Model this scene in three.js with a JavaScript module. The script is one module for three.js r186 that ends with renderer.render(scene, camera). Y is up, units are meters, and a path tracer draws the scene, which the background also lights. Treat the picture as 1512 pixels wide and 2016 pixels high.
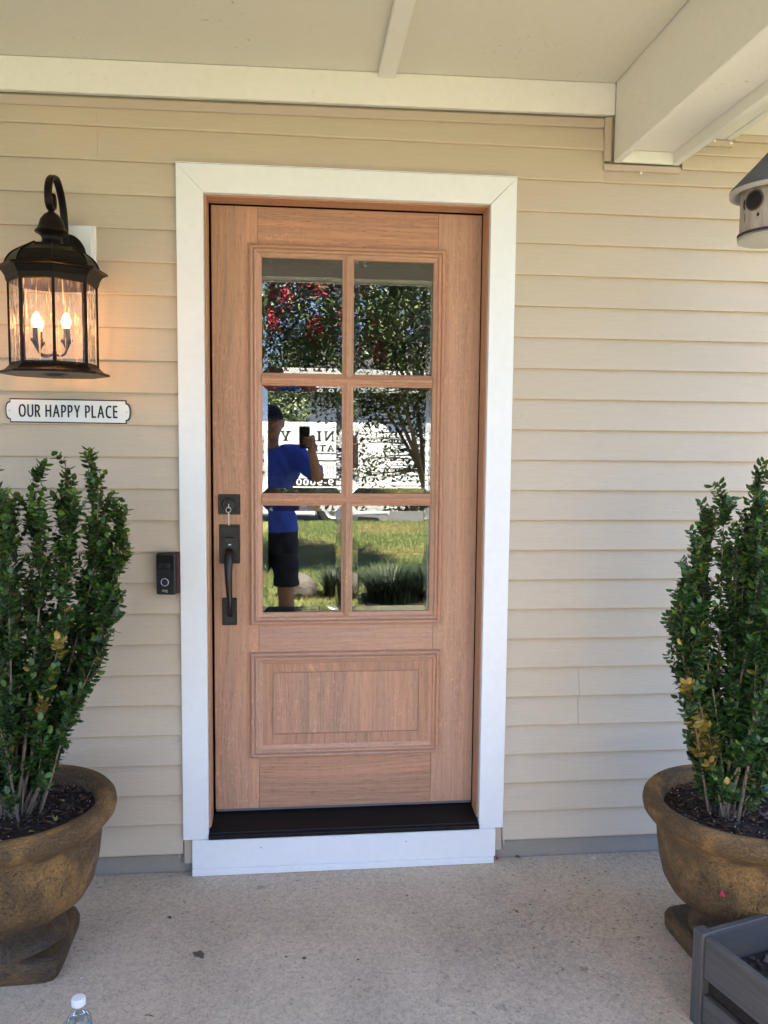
import * as THREE from 'three';
import { mergeGeometries } from 'three/addons/utils/BufferGeometryUtils.js';
import { MarchingCubes } from 'three/addons/objects/MarchingCubes.js';
import { TextGeometry } from 'three/addons/geometries/TextGeometry.js';
import { FontLoader } from 'three/addons/loaders/FontLoader.js';

// ------------------------------------------------------------------ camera, sky, sun, exposure
const scene = new THREE.Scene();
const camera = new THREE.PerspectiveCamera(64.07, 0.75, 0.02, 600);
camera.rotation.order = 'YXZ';
camera.position.set(-0.168, 1.443, 2.697);
camera.rotation.set(-0.0838, -0.1052, 0.0095);

const SUN = new THREE.Vector3(0.42, 0.84, -0.36).normalize();
{
  const W = 512, H = 256, d = new Float32Array(W * H * 4);
  const mix = (a, b, t) => a.map((x, i) => x + (b[i] - x) * t);
  for (let r = 0; r < H; r++) for (let c = 0; c < W; c++) {
    const el = ((r + 0.5) / H - 0.5) * Math.PI, az = ((c + 0.5) / W - 0.5) * 2 * Math.PI;
    const y = Math.sin(el), x = Math.cos(az) * Math.cos(el), z = Math.sin(az) * Math.cos(el);
    const t = Math.pow(Math.max(0, y), 0.5);
    let k = mix([0.188, 0.237, 0.315], [0.037, 0.087, 0.228], t);
    const cs = Math.max(0, x * SUN.x + y * SUN.y + z * SUN.z);
    const glow = 0.08 * Math.pow(cs, 6) + 0.25 * Math.pow(cs, 60);
    k = [k[0] + glow * 0.9, k[1] + glow * 0.9, k[2] + glow * 0.85];
    if (y < 0) k = mix([0.188, 0.237, 0.315], [0.08, 0.085, 0.07], Math.min(1, -y * 12));
    d.set([k[0], k[1], k[2], 1], (r * W + c) * 4);
  }
  const t = new THREE.DataTexture(d, W, H, THREE.RGBAFormat, THREE.FloatType);
  t.mapping = THREE.EquirectangularReflectionMapping; t.magFilter = THREE.LinearFilter; t.needsUpdate = true;
  scene.background = t; scene.environment = t;
}
const sun = new THREE.DirectionalLight(new THREE.Color().setRGB(1.0, 0.90, 0.74), 5.0);
sun.name = 'sun';
sun.position.copy(SUN).multiplyScalar(60); sun.castShadow = true; sun.shadow.radius = 1;
Object.assign(sun.shadow.camera, { left: -25, right: 25, top: 25, bottom: -25, near: 1, far: 140 });
sun.shadow.mapSize.set(4096, 4096);
scene.add(sun, sun.target);
const renderer = new THREE.WebGLRenderer({ antialias: true });
renderer.shadowMap.enabled = true;
renderer.toneMapping = THREE.LinearToneMapping;
renderer.toneMappingExposure = 11.4;

// ------------------------------------------------------------------ helpers
const V = (x, y, z) => new THREE.Vector3(x, y, z);
function rngOf(s) { return () => { s = (s + 0x6d2b79f5) | 0; let t = Math.imul(s ^ (s >>> 15), 1 | s); t = (t + Math.imul(t ^ (t >>> 7), 61 | t)) ^ t; return ((t ^ (t >>> 14)) >>> 0) / 4294967296; }; }
const rnd = rngOf(20240711);
const R = (a, b) => a + (b - a) * rnd();
const taken = new Map();
function numbered(n) { const k = (taken.get(n) ?? -1) + 1; taken.set(n, k); return k ? n + '_' + String(k).padStart(3, '0') : n; }
function tag(o, label, category, group, kind) { if (label) o.userData.label = label; if (category) o.userData.category = category; if (group) o.userData.group = group; if (kind) o.userData.kind = kind; return o; }
function thing(name, label, category, pos = [0, 0, 0], turn = 0, group) { const o = new THREE.Group(); o.name = numbered(name); o.position.set(...pos); o.rotation.y = turn; scene.add(o); return tag(o, label, category, group); }
function structure(name, label) { const o = new THREE.Group(); o.name = numbered(name); scene.add(o); o.userData.kind = 'structure'; if (label) o.userData.label = label; return o; }
function part(name, geo, mat, parent = scene, label) {
  const m = new THREE.Mesh(Array.isArray(geo) ? merge(geo) : geo, mat); m.castShadow = m.receiveShadow = true;
  m.name = parent === scene ? numbered(name) : name; parent.add(m); if (label) m.userData.label = label; return m;
}
function merge(list) { const l = list.map((g) => { const h = g.index ? g.toNonIndexed() : g.clone(); for (const k of Object.keys(h.attributes)) if (!['position', 'normal', 'uv', 'color'].includes(k)) h.deleteAttribute(k); return h; }); const col = l.some((g) => g.attributes.color); if (!col) for (const g of l) g.deleteAttribute('color'); return mergeGeometries(l); }
// polygons -> flat shaded geometry, uv in metres by the dominant axis
function polys(faces, { center, along, off = [0, 0] } = {}) {
  const P = [], N = [], U = [];
  for (const f of faces) {
    let q = f.map((a) => (a.isVector3 ? a : V(...a)));
    let n = q[1].clone().sub(q[0]).cross(q[2].clone().sub(q[0]));
    if (n.lengthSq() < 1e-16 && q[3]) n = q[2].clone().sub(q[0]).cross(q[3].clone().sub(q[0]));
    n.normalize();
    if (center) { const c = q.reduce((s, a) => s.add(a), V(0, 0, 0)).divideScalar(q.length); if (c.sub(center).dot(n) < 0) { q = q.slice().reverse(); n.negate(); } }
    const ax = Math.abs(n.x), ay = Math.abs(n.y), az = Math.abs(n.z);
    const uv = (p) => { let a; if (az >= ax && az >= ay) a = [p.x, p.y]; else if (ax >= ay) a = [p.z, p.y]; else a = [p.x, p.z]; if (along === 'x' && !(ax > az && ax > ay)) a = [a[1], a[0]]; return [a[0] + off[0], a[1] + off[1]]; };
    for (let i = 1; i + 1 < q.length; i++) for (const p of [q[0], q[i], q[i + 1]]) { P.push(p.x, p.y, p.z); N.push(n.x, n.y, n.z); U.push(...uv(p)); }
  }
  return bufs(P, N, U);
}
function bufs(P, N, U, C) {
  const g = new THREE.BufferGeometry(); g.setAttribute('position', new THREE.Float32BufferAttribute(P, 3));
  if (N) g.setAttribute('normal', new THREE.Float32BufferAttribute(N, 3));
  if (U) g.setAttribute('uv', new THREE.Float32BufferAttribute(U, 2));
  if (C) g.setAttribute('color', new THREE.Float32BufferAttribute(C, 3));
  if (!N) g.computeVertexNormals();
  return g;
}
// chamfered box
function bx(x0, x1, y0, y1, z0, z1, c = 0.0015, opt = {}) {
  const lo = [x0, y0, z0], hi = [x1, y1, z1]; c = Math.min(c, ...lo.map((a, i) => (hi[i] - a) * 0.45));
  const vtx = (s, axis) => V(...[0, 1, 2].map((i) => (s[i] > 0 ? hi[i] - (i === axis ? 0 : c) : lo[i] + (i === axis ? 0 : c))));
  const F = [], S = [-1, 1];
  for (let a = 0; a < 3; a++) for (const s of S) {
    const b = (a + 1) % 3, d = (a + 2) % 3, q = [];
    for (const [p, r] of [[-1, -1], [1, -1], [1, 1], [-1, 1]]) { const k = [0, 0, 0]; k[a] = s; k[b] = p; k[d] = r; q.push(vtx(k, a)); }
    F.push(q);
  }
  if (c > 0) {
    for (let a = 0; a < 3; a++) { const b = (a + 1) % 3, d = (a + 2) % 3; for (const p of S) for (const r of S) { const k1 = [0, 0, 0], k2 = [0, 0, 0]; k1[a] = -1; k2[a] = 1; k1[b] = k2[b] = p; k1[d] = k2[d] = r; F.push([vtx(k1, b), vtx(k2, b), vtx(k2, d), vtx(k1, d)]); } }
    for (const p of S) for (const r of S) for (const t of S) F.push([0, 1, 2].map((a) => vtx([p, r, t], a)));
  }
  const off = opt.off ?? [R(0, 3), R(0, 3)];
  return polys(F, { center: V((x0 + x1) / 2, (y0 + y1) / 2, (z0 + z1) / 2), along: opt.along, off });
}
// strip of a profile [[a,b],...] swept from s0 to s1 along an axis. map(a, b, s) -> [x,y,z]
function sweep(profile, s0, s1, map, { caps = false, off, swap } = {}) {
  const F = [], P = [], N = [], U = []; let len = 0; off = off ?? [R(0, 3), R(0, 3)];
  for (let i = 0; i + 1 < profile.length; i++) {
    const [a0, b0] = profile[i], [a1, b1] = profile[i + 1], l = Math.hypot(a1 - a0, b1 - b0);
    const s0a = typeof s0 === 'function' ? s0(a0) : s0, s0b = typeof s0 === 'function' ? s0(a1) : s0, s1a = typeof s1 === 'function' ? s1(a0) : s1, s1b = typeof s1 === 'function' ? s1(a1) : s1;
    const q = [map(a0, b0, s0a), map(a1, b1, s0b), map(a1, b1, s1b), map(a0, b0, s1a)].map((p) => V(...p)), uv = [[len, s0a], [len + l, s0b], [len + l, s1b], [len, s1a]];
    const n = q[1].clone().sub(q[0]).cross(q[3].clone().sub(q[0])).normalize();
    for (const k of [0, 1, 2, 0, 2, 3]) { P.push(q[k].x, q[k].y, q[k].z); N.push(n.x, n.y, n.z); const w = uv[k]; U.push(...(swap ? [w[1] + off[0], w[0] + off[1]] : [w[0] + off[0], w[1] + off[1]])); }
    len += l;
  }
  if (caps) for (const s of [s0, s1]) {
    const pts = profile.map(([a, b]) => new THREE.Vector2(a, b)); const tri = THREE.ShapeUtils.triangulateShape(pts, []);
    for (const t of tri) { const q = t.map((i) => V(...map(profile[i][0], profile[i][1], s))); const n = q[1].clone().sub(q[0]).cross(q[2].clone().sub(q[0])).normalize(); t.forEach((i, k) => { P.push(q[k].x, q[k].y, q[k].z); N.push(n.x, n.y, n.z); U.push(profile[i][0] + off[0], profile[i][1] + off[1]); }); }
  }
  return bufs(P, N, U);
}
function tube(pts, r, seg = 40, rad = 8, closed = false) { const c = new THREE.CatmullRomCurve3(pts.map((p) => (p.isVector3 ? p : V(...p))), closed); return new THREE.TubeGeometry(c, seg, r, rad, closed); }
// tapered limb along a polyline with radii
function limb(pts, radii, rad = 7, seg = 5) {
  const c = new THREE.CatmullRomCurve3(pts.map((p) => (p.isVector3 ? p : V(...p)))), n = (pts.length - 1) * seg, fr = c.computeFrenetFrames(n, false), P = [], N = [], U = [], idx = [];
  for (let i = 0; i <= n; i++) {
    const p = c.getPoint(i / n), t = (i / n) * (radii.length - 1), k = Math.min(radii.length - 2, Math.floor(t)), r = radii[k] + (radii[k + 1] - radii[k]) * (t - k);
    for (let j = 0; j <= rad; j++) { const a = (j / rad) * Math.PI * 2, nn = fr.normals[i].clone().multiplyScalar(Math.cos(a)).addScaledVector(fr.binormals[i], Math.sin(a)); P.push(p.x + nn.x * r, p.y + nn.y * r, p.z + nn.z * r); N.push(nn.x, nn.y, nn.z); U.push(j / rad * r * 6, i / n); }
  }
  for (let i = 0; i < n; i++) for (let j = 0; j < rad; j++) { const a = i * (rad + 1) + j, b = a + rad + 1; idx.push(a, a + 1, b, b, a + 1, b + 1); }
  const g = bufs(P, N, U); g.setIndex(idx); return g.toNonIndexed();
}
function lathe(pts, seg = 64, flat = false, phase = 0) {
  let g = new THREE.LatheGeometry(pts.map((p) => new THREE.Vector2(...p)), seg, phase);
  // uv in metres
  const uv = g.attributes.uv, rm = Math.max(...pts.map((p) => p[0])); let L = 0; for (let i = 1; i < pts.length; i++) L += Math.hypot(pts[i][0] - pts[i - 1][0], pts[i][1] - pts[i - 1][1]);
  for (let i = 0; i < uv.count; i++) uv.setXY(i, uv.getX(i) * rm * 6.283, uv.getY(i) * L);
  if (flat) { g = g.toNonIndexed(); g.computeVertexNormals(); }
  return g;
}
const move = (g, x, y, z) => { g.translate(x, y, z); return g; };

// ------------------------------------------------------------------ procedural textures
function hash2(x, y, s) { let h = Math.imul(x, 374761393) ^ Math.imul(y, 668265263) ^ Math.imul(s, 974711); h = Math.imul(h ^ (h >>> 13), 1274126177); return ((h ^ (h >>> 16)) >>> 0) / 4294967296; }
// value noise, periodic with (px, py)
function vn(x, y, px, py, s) {
  const ix = Math.floor(x), iy = Math.floor(y), fx = x - ix, fy = y - iy, u = fx * fx * (3 - 2 * fx), v = fy * fy * (3 - 2 * fy);
  const m = (a, b) => ((a % b) + b) % b, x0 = m(ix, px), x1 = m(ix + 1, px), y0 = m(iy, py), y1 = m(iy + 1, py);
  return (hash2(x0, y0, s) * (1 - u) + hash2(x1, y0, s) * u) * (1 - v) + (hash2(x0, y1, s) * (1 - u) + hash2(x1, y1, s) * u) * v;
}
const clamp = (x, a = 0, b = 1) => Math.min(b, Math.max(a, x)), sm = (a, b, x) => { const t = clamp((x - a) / (b - a)); return t * t * (3 - 2 * t); };
const toS = (l) => 255 * (l <= 0.0031308 ? 12.92 * l : 1.055 * Math.pow(l, 1 / 2.4) - 0.055);
function texture(W, H, fn, { srgb = true, rep = [1, 1] } = {}) {
  const d = new Uint8Array(W * H * 4);
  for (let j = 0; j < H; j++) for (let i = 0; i < W; i++) {
    const c = fn((i + 0.5) / W, (j + 0.5) / H, i, j), o = (j * W + i) * 4;
    if (srgb) for (let k = 0; k < 3; k++) d[o + k] = clamp(toS(Math.max(0, c[k])), 0, 255); else d[o] = d[o + 1] = d[o + 2] = clamp(c, 0, 1) * 255;
    d[o + 3] = 255;
  }
  const t = new THREE.DataTexture(d, W, H); t.wrapS = t.wrapT = THREE.RepeatWrapping; t.magFilter = THREE.LinearFilter; t.minFilter = THREE.LinearMipmapLinearFilter; t.generateMipmaps = true;
  if (srgb) t.colorSpace = THREE.SRGBColorSpace; t.repeat.set(...rep); t.needsUpdate = true; return t;
}
const mat = (o) => new THREE.MeshStandardMaterial(o), phys = (o) => new THREE.MeshPhysicalMaterial(o);
const lin = (r, g, b) => new THREE.Color().setRGB(r, g, b);

// wood: grain runs along v; tile 0.6 m x 1.2 m
function woodTex(seed, base, contrast = 1) {
  return texture(1024, 1024, (u, v) => {
    const warp = vn(u * 6, v * 3, 6, 3, seed + 9) * 0.05;
    const uu = u + warp;
    const broad = vn(uu * 9, v * 1, 9, 1, seed) - 0.5, mid = vn(uu * 46, v * 2, 46, 2, seed + 1) - 0.5, fine = vn(uu * 190, v * 7, 190, 7, seed + 2) - 0.5, hair = vn(u * 420, v * 40, 420, 40, seed + 3) - 0.5;
    const pore = sm(0.72, 0.95, vn(u * 330, v * 52, 330, 52, seed + 4));
    const fleck = sm(0.70, 0.9, vn(u * 120, v * 150, 120, 150, seed + 5)) * sm(0.45, 0.8, vn(u * 5, v * 4, 5, 4, seed + 6));
    const k = 1 + contrast * (0.16 * broad + 0.17 * mid + 0.24 * fine + 0.18 * hair - 0.24 * pore + 0.20 * fleck);
    const red = contrast * (0.14 * broad + 0.06 * mid);
    return [base[0] * k * (1 + red * 0.3), base[1] * k * (1 - red * 0.35), base[2] * k * (1 - red * 0.5)];
  }, { rep: [1 / 0.6, 1 / 1.2] });
}
const woodBump = texture(1024, 1024, (u, v) => 0.6 + 0.25 * (vn(u * 260, v * 16, 260, 16, 71) - 0.5) - 0.5 * sm(0.7, 0.95, vn(u * 330, v * 52, 330, 52, 74)), { srgb: false, rep: [1 / 0.6, 1 / 1.2] });
const WB = [0.50, 0.275, 0.172];
const woodA = mat({ map: woodTex(11, WB), bumpMap: woodBump, bumpScale: 0.0006, roughness: 0.62 });
const woodB = mat({ map: woodTex(31, [0.475, 0.25, 0.152], 1.15), bumpMap: woodBump, bumpScale: 0.0006, roughness: 0.62 });
const woodC = mat({ map: woodTex(51, [0.525, 0.30, 0.20], 0.85), bumpMap: woodBump, bumpScale: 0.0005, roughness: 0.6 });
const woodJ = mat({ map: woodTex(77, [0.48, 0.26, 0.145], 0.9), bumpMap: woodBump, bumpScale: 0.0005, roughness: 0.6 });

// vinyl siding: grain along u; tile 1.2 x 0.4
const sideBump = texture(1024, 512, (u, v) => 0.5 + 0.5 * (vn(u * 22, v * 90, 22, 90, 3) - 0.5) + 0.35 * (vn(u * 60, v * 200, 60, 200, 4) - 0.5), { srgb: false, rep: [1 / 1.2, 1 / 0.4] });
function sideTex(seed, b) {
  return texture(1024, 512, (u, v) => {
    const k = 1 + 0.035 * (vn(u * 5, v * 3, 5, 3, seed) - 0.5) + 0.05 * (vn(u * 30, v * 110, 30, 110, seed + 1) - 0.5), sp = sm(0.93, 0.99, vn(u * 260, v * 90, 260, 90, seed + 2)) * 0.22 * sm(0.45, 0.8, vn(u * 6, v * 4, 6, 4, seed + 3));
    return b.map((c, i) => c * k * (1 - sp));
  }, { rep: [1 / 1.2, 1 / 0.4] });
}
const SB = [0.56, 0.47, 0.36];
const sideMats = [0, 1, 2].map((i) => mat({ map: sideTex(100 + i * 7, SB.map((c) => c * (1 + (i - 1) * 0.012))), bumpMap: sideBump, bumpScale: 0.0005, roughness: 0.55 }));
const sideTrim = mat({ color: lin(0.51, 0.42, 0.33), roughness: 0.5 });
const paintTex = (seed, b, dirt) => texture(1024, 1024, (u, v) => {
  const k = 1 + 0.03 * (vn(u * 4, v * 4, 4, 4, seed) - 0.5) + 0.03 * (vn(u * 90, v * 90, 90, 90, seed + 1) - 0.5), sp = dirt * sm(0.9, 0.985, vn(u * 140, v * 140, 140, 140, seed + 2)) * sm(0.5, 0.85, vn(u * 7, v * 7, 7, 7, seed + 3));
  return b.map((c, i) => c * k * (1 - sp * (0.7 + 0.1 * i)));
}, { rep: [1 / 1.5, 1 / 1.5] });
const roller = texture(512, 512, (u, v) => 0.5 + 0.4 * (vn(u * 120, v * 120, 120, 120, 5) - 0.5) + 0.3 * (vn(u * 37, v * 37, 37, 37, 6) - 0.5), { srgb: false, rep: [1 / 0.5, 1 / 0.5] });
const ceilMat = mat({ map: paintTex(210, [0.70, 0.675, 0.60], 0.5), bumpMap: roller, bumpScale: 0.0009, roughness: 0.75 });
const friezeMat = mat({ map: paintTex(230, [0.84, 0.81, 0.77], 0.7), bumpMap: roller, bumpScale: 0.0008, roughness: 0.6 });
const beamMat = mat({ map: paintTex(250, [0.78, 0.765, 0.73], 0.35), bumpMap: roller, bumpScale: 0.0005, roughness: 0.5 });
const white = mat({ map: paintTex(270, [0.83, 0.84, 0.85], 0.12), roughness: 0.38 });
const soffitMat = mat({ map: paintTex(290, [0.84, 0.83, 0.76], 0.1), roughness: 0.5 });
const blackSill = phys({ color: lin(0.006, 0.006, 0.007), roughness: 0.5, specularIntensity: 0.5 });
const gapBlack = mat({ color: lin(0.012, 0.01, 0.008), roughness: 0.9 });
const sweepGrey = mat({ color: lin(0.13, 0.13, 0.15), roughness: 0.5 });

// concrete: tile 2.4 m, stains painted where the photograph shows them (x -1.2..1.2, z 0..2.4)
const blots = [];
{
  const r = rngOf(5);
  for (const [x, z, s, e, k] of [[-0.445, 0.457, 0.013, 1.5, 0.28], [-0.15, 0.50, 0.006, 1, 0.2], [0.0, 0.52, 0.004, 1, 0.25], [0.18, 0.21, 0.004, 1, 0.25], [-0.2, 0.49, 0.004, 1, 0.3], [-0.29, 0.12, 0.011, 1.4, 0.72], [-0.35, 0.32, 0.012, 1, 1.12], [-1.0, 0.95, 0.03, 1.4, 0.5], [0.35, 0.75, 0.012, 1.3, 0.8], [0.62, 0.62, 0.012, 1, 0.75]]) blots.push([x, z, s, e, k]);
  for (let i = 0; i < 90; i++) blots.push([-1.2 + 2.4 * r(), 0.02 + 1.3 * Math.pow(r(), 1.3), 0.0012 + 0.002 * r(), 1 + r(), 0.3 + 0.4 * r()]);
  for (let i = 0; i < 24; i++) blots.push([0.80 + 0.13 * r(), 0.30 + 0.28 * r(), 0.001 + 0.0022 * r(), 1 + r(), 0.25 + 0.3 * r()]);
  for (let i = 0; i < 90; i++) blots.push([0.4 + 0.7 * r(), 0.03 + 0.6 * r(), 0.001 + 0.0022 * r(), 1 + r(), 0.3 + 0.3 * r()]);
}
const concTex = texture(2048, 2048, (u, v) => {
  const large = vn(u * 5, v * 5, 5, 5, 301) - 0.5, med = vn(u * 17, v * 15, 17, 15, 302) - 0.5, swirl = vn(u * 34 + 4 * vn(u * 6, v * 6, 6, 6, 310), v * 20, 34, 20, 303) - 0.5, fin = vn(u * 240, v * 240, 240, 240, 304) - 0.5, gr = vn(u * 700, v * 700, 700, 700, 305) - 0.5;
  const spk = sm(0.80, 0.93, vn(u * 480, v * 480, 480, 480, 306)), wht = sm(0.94, 0.99, vn(u * 420, v * 420, 420, 420, 307));
  let k = 1 + 0.22 * large + 0.17 * med + 0.10 * swirl + 0.26 * fin + 0.30 * gr - 0.36 * spk + 0.22 * wht;
  const warm = 0.06 * (vn(u * 4, v * 3, 4, 3, 308) - 0.45);
  return [0.485 * k * (1 + warm), 0.40 * k, 0.305 * k * (1 - warm)];
}, { rep: [1 / 2.4, 1 / 2.4] });
{
  const d = concTex.image.data, W = 2048, px = 2.4 / W;
  for (const [x, z, s, e, k] of blots) {
    const n = Math.ceil((s * e * 1.6) / px), ci = ((x + 2.4) % 2.4) / px, cj = ((z + 2.4) % 2.4) / px, a = hash2(Math.round(x * 999), Math.round(z * 999), 1) * 6.28;
    for (let j = -n; j <= n; j++) for (let i = -n; i <= n; i++) {
      const X = (i * Math.cos(a) + j * Math.sin(a)) * px, Z = (-i * Math.sin(a) + j * Math.cos(a)) * px / e, ang = Math.atan2(Z, X), rr = Math.hypot(X, Z) / s * (1 + 0.14 * Math.sin(ang * 3 + a) + 0.10 * Math.sin(ang * 5 + 2 * a));
      const f = sm(1.1, 0.85, rr); if (f <= 0) continue;
      const o = ((((Math.round(cj + j) % W) + W) % W) * W + (((Math.round(ci + i) % W) + W) % W)) * 4;
      for (let c = 0; c < 3; c++) d[o + c] = clamp(d[o + c] * (1 + (Math.pow(k, 0.55) - 1) * f), 0, 255);
    }
  }
}
const concBump = texture(1024, 1024, (u, v) => 0.5 + 0.5 * (vn(u * 170, v * 170, 170, 170, 321) - 0.5) + 0.3 * (vn(u * 420, v * 420, 420, 420, 322) - 0.5) - 0.4 * sm(0.85, 0.97, vn(u * 250, v * 250, 250, 250, 323)), { srgb: false, rep: [1 / 1.2, 1 / 1.2] });
const concrete = mat({ map: concTex, bumpMap: concBump, bumpScale: 0.0016, roughness: 0.82 });
const paver = mat({ map: concTex, color: lin(0.62, 0.62, 0.62), bumpMap: concBump, bumpScale: 0.002, roughness: 0.9 });
const concDark = mat({ color: lin(0.31, 0.28, 0.235), bumpMap: concBump, bumpScale: 0.002, roughness: 0.9 });

// cast stone urn
const urnTex = texture(1024, 1024, (u, v) => {
  const a = vn(u * 7, v * 7, 7, 7, 401), b = vn(u * 23, v * 21, 23, 21, 402), c = vn(u * 120, v * 120, 120, 120, 403), d = vn(u * 300, v * 300, 300, 300, 404);
  const och = sm(0.42, 0.8, a * 0.65 + b * 0.35), gry = sm(0.66, 0.92, vn(u * 5 + 3, v * 6, 5, 6, 405) * 0.65 + 0.35 * vn(u * 40, v * 40, 40, 40, 409));
  const pit = sm(0.83, 0.95, vn(u * 190, v * 190, 190, 190, 406)), wsp = sm(0.965, 0.995, vn(u * 210, v * 210, 210, 210, 407));
  let col = [0.112 + 0.130 * och, 0.064 + 0.066 * och, 0.024 + 0.017 * och];
  col = col.map((x, i) => x + ([0.19, 0.13, 0.085][i] - x) * gry * 0.75);
  const k = 1 + 0.6 * (c - 0.5) + 0.6 * (d - 0.5) - 0.6 * pit;
  return col.map((x) => x * k + 0.22 * wsp);
}, { rep: [1 / 0.7, 1 / 0.7] });
const urnBump = texture(1024, 1024, (u, v) => 0.5 + 0.4 * (vn(u * 60, v * 60, 60, 60, 411) - 0.5) + 0.35 * (vn(u * 200, v * 200, 200, 200, 412) - 0.5) - 0.5 * sm(0.8, 0.96, vn(u * 190, v * 190, 190, 190, 406)), { srgb: false, rep: [1 / 0.7, 1 / 0.7] });
const urnMat = mat({ map: urnTex, bumpMap: urnBump, bumpScale: 0.006, roughness: 0.72 });
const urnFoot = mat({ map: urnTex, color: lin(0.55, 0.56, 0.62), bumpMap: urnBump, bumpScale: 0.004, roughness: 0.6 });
const soilMat = mat({ map: texture(512, 512, (u, v) => { const a = vn(u * 60, v * 60, 60, 60, 421), b = vn(u * 160, v * 160, 160, 160, 422), k = 0.5 + 0.6 * a + 0.5 * b; return [0.022 * k, 0.014 * k, 0.010 * k]; }, { rep: [1 / 0.4, 1 / 0.4] }), roughness: 0.95 });
const chipMats = [[0.05, 0.026, 0.016], [0.022, 0.013, 0.009], [0.10, 0.055, 0.03]].map((c) => mat({ color: lin(...c), roughness: 0.85 }));
const iron = phys({ color: lin(0.010, 0.006, 0.004), roughness: 0.36, metalness: 0, specularIntensity: 0.3, bumpMap: roller, bumpScale: 0.0006 });
const matBlack = mat({ color: lin(0.011, 0.0115, 0.0125), roughness: 0.5 });
const gloss = mat({ color: lin(0.006, 0.006, 0.007), roughness: 0.28 });
const steel = mat({ color: lin(0.65, 0.63, 0.6), metalness: 1, roughness: 0.28 });

// ------------------------------------------------------------------ ground, road
const GY = -0.15;
const grassTex = texture(1024, 1024, (u, v) => {
  const a = vn(u * 4, v * 4, 4, 4, 501), b = vn(u * 30, v * 30, 30, 30, 502), c = vn(u * 260, v * 120, 260, 120, 503), k = 0.6 + 0.35 * b + 0.6 * c;
  const dry = sm(0.5, 0.85, a) * 0.5;
  return [(0.145 + 0.08 * dry) * k, (0.175 + 0.02 * dry) * k, (0.058 + 0.03 * dry) * k];
}, { rep: [1 / 3, 1 / 3] });
const verge = (z) => GY + 0.14 * sm(8.4, 12.2, z);
const groundMat = mat({ map: grassTex, roughness: 0.95 }), farTurf = mat({ map: grassTex, color: lin(0.45, 0.40, 0.47), roughness: 0.95 });
{
  const g = structure('lawn');
  const pl = new THREE.PlaneGeometry(500, 500); pl.rotateX(-Math.PI / 2); pl.translate(0, GY - 0.012, 100);
  for (let i = 0, uv = pl.attributes.uv, p = pl.attributes.position; i < uv.count; i++) uv.setXY(i, p.getX(i), p.getZ(i));
  part('turf', pl, farTurf, g);
  part('turf', bx(-2.4, 4.4, GY - 0.05, GY - 0.007, 5.002, 8.75, 0.002, { off: [0, 0] }), groundMat, g);
  const vp = []; for (let i = 0; i <= 12; i++) vp.push([8.6 + i * 0.3, verge(8.6 + i * 0.3) - 0.008]); vp.push([12.28, GY + 0.1], [12.34, GY - 0.02]);
  part('verge', sweep(vp.reverse(), -3.4, 6.4, (z, y, x) => [x, y, z], { swap: true }), groundMat, g);
  const rd = structure('road');
  part('asphalt', bx(-60, 60, GY - 0.1, GY - 0.004, 12.0, 19.0, 0.002), mat({ color: lin(0.07, 0.068, 0.065), roughness: 0.9 }), rd);
  for (const z of [19.0]) part('kerb', bx(-60, 60, GY - 0.1, GY + 0.06, z, z + 0.15, 0.02), concDark, rd);
}
// ------------------------------------------------------------------ porch slab
{
  const f = structure('porch_floor');
  const pl = bx(-4.4, 1.95, GY - 0.1, 0, -0.012, 2.32, 0.012, { off: [2.4, 2.4] });
  part('slab', pl, concrete, f);
  const wk = structure('walkway');
  for (let i = 0; i < 2; i++) part('path_slab', bx(-5.2 + i * 2.2, -3.006 + i * 2.2, GY - 0.08, GY + 0.03, 2.33, 4.12, 0.01), paver, wk);
  const mb = structure('mulch_bed');
  part('mulch', bx(-3.5, 2.6, GY - 0.05, GY + 0.01, 3.5, 5.0, 0.01), soilMat, mb); part('mulch', bx(0.5, 2.6, GY - 0.05, GY + 0.012, 5.001, 5.7, 0.01), soilMat, mb);
}

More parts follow.
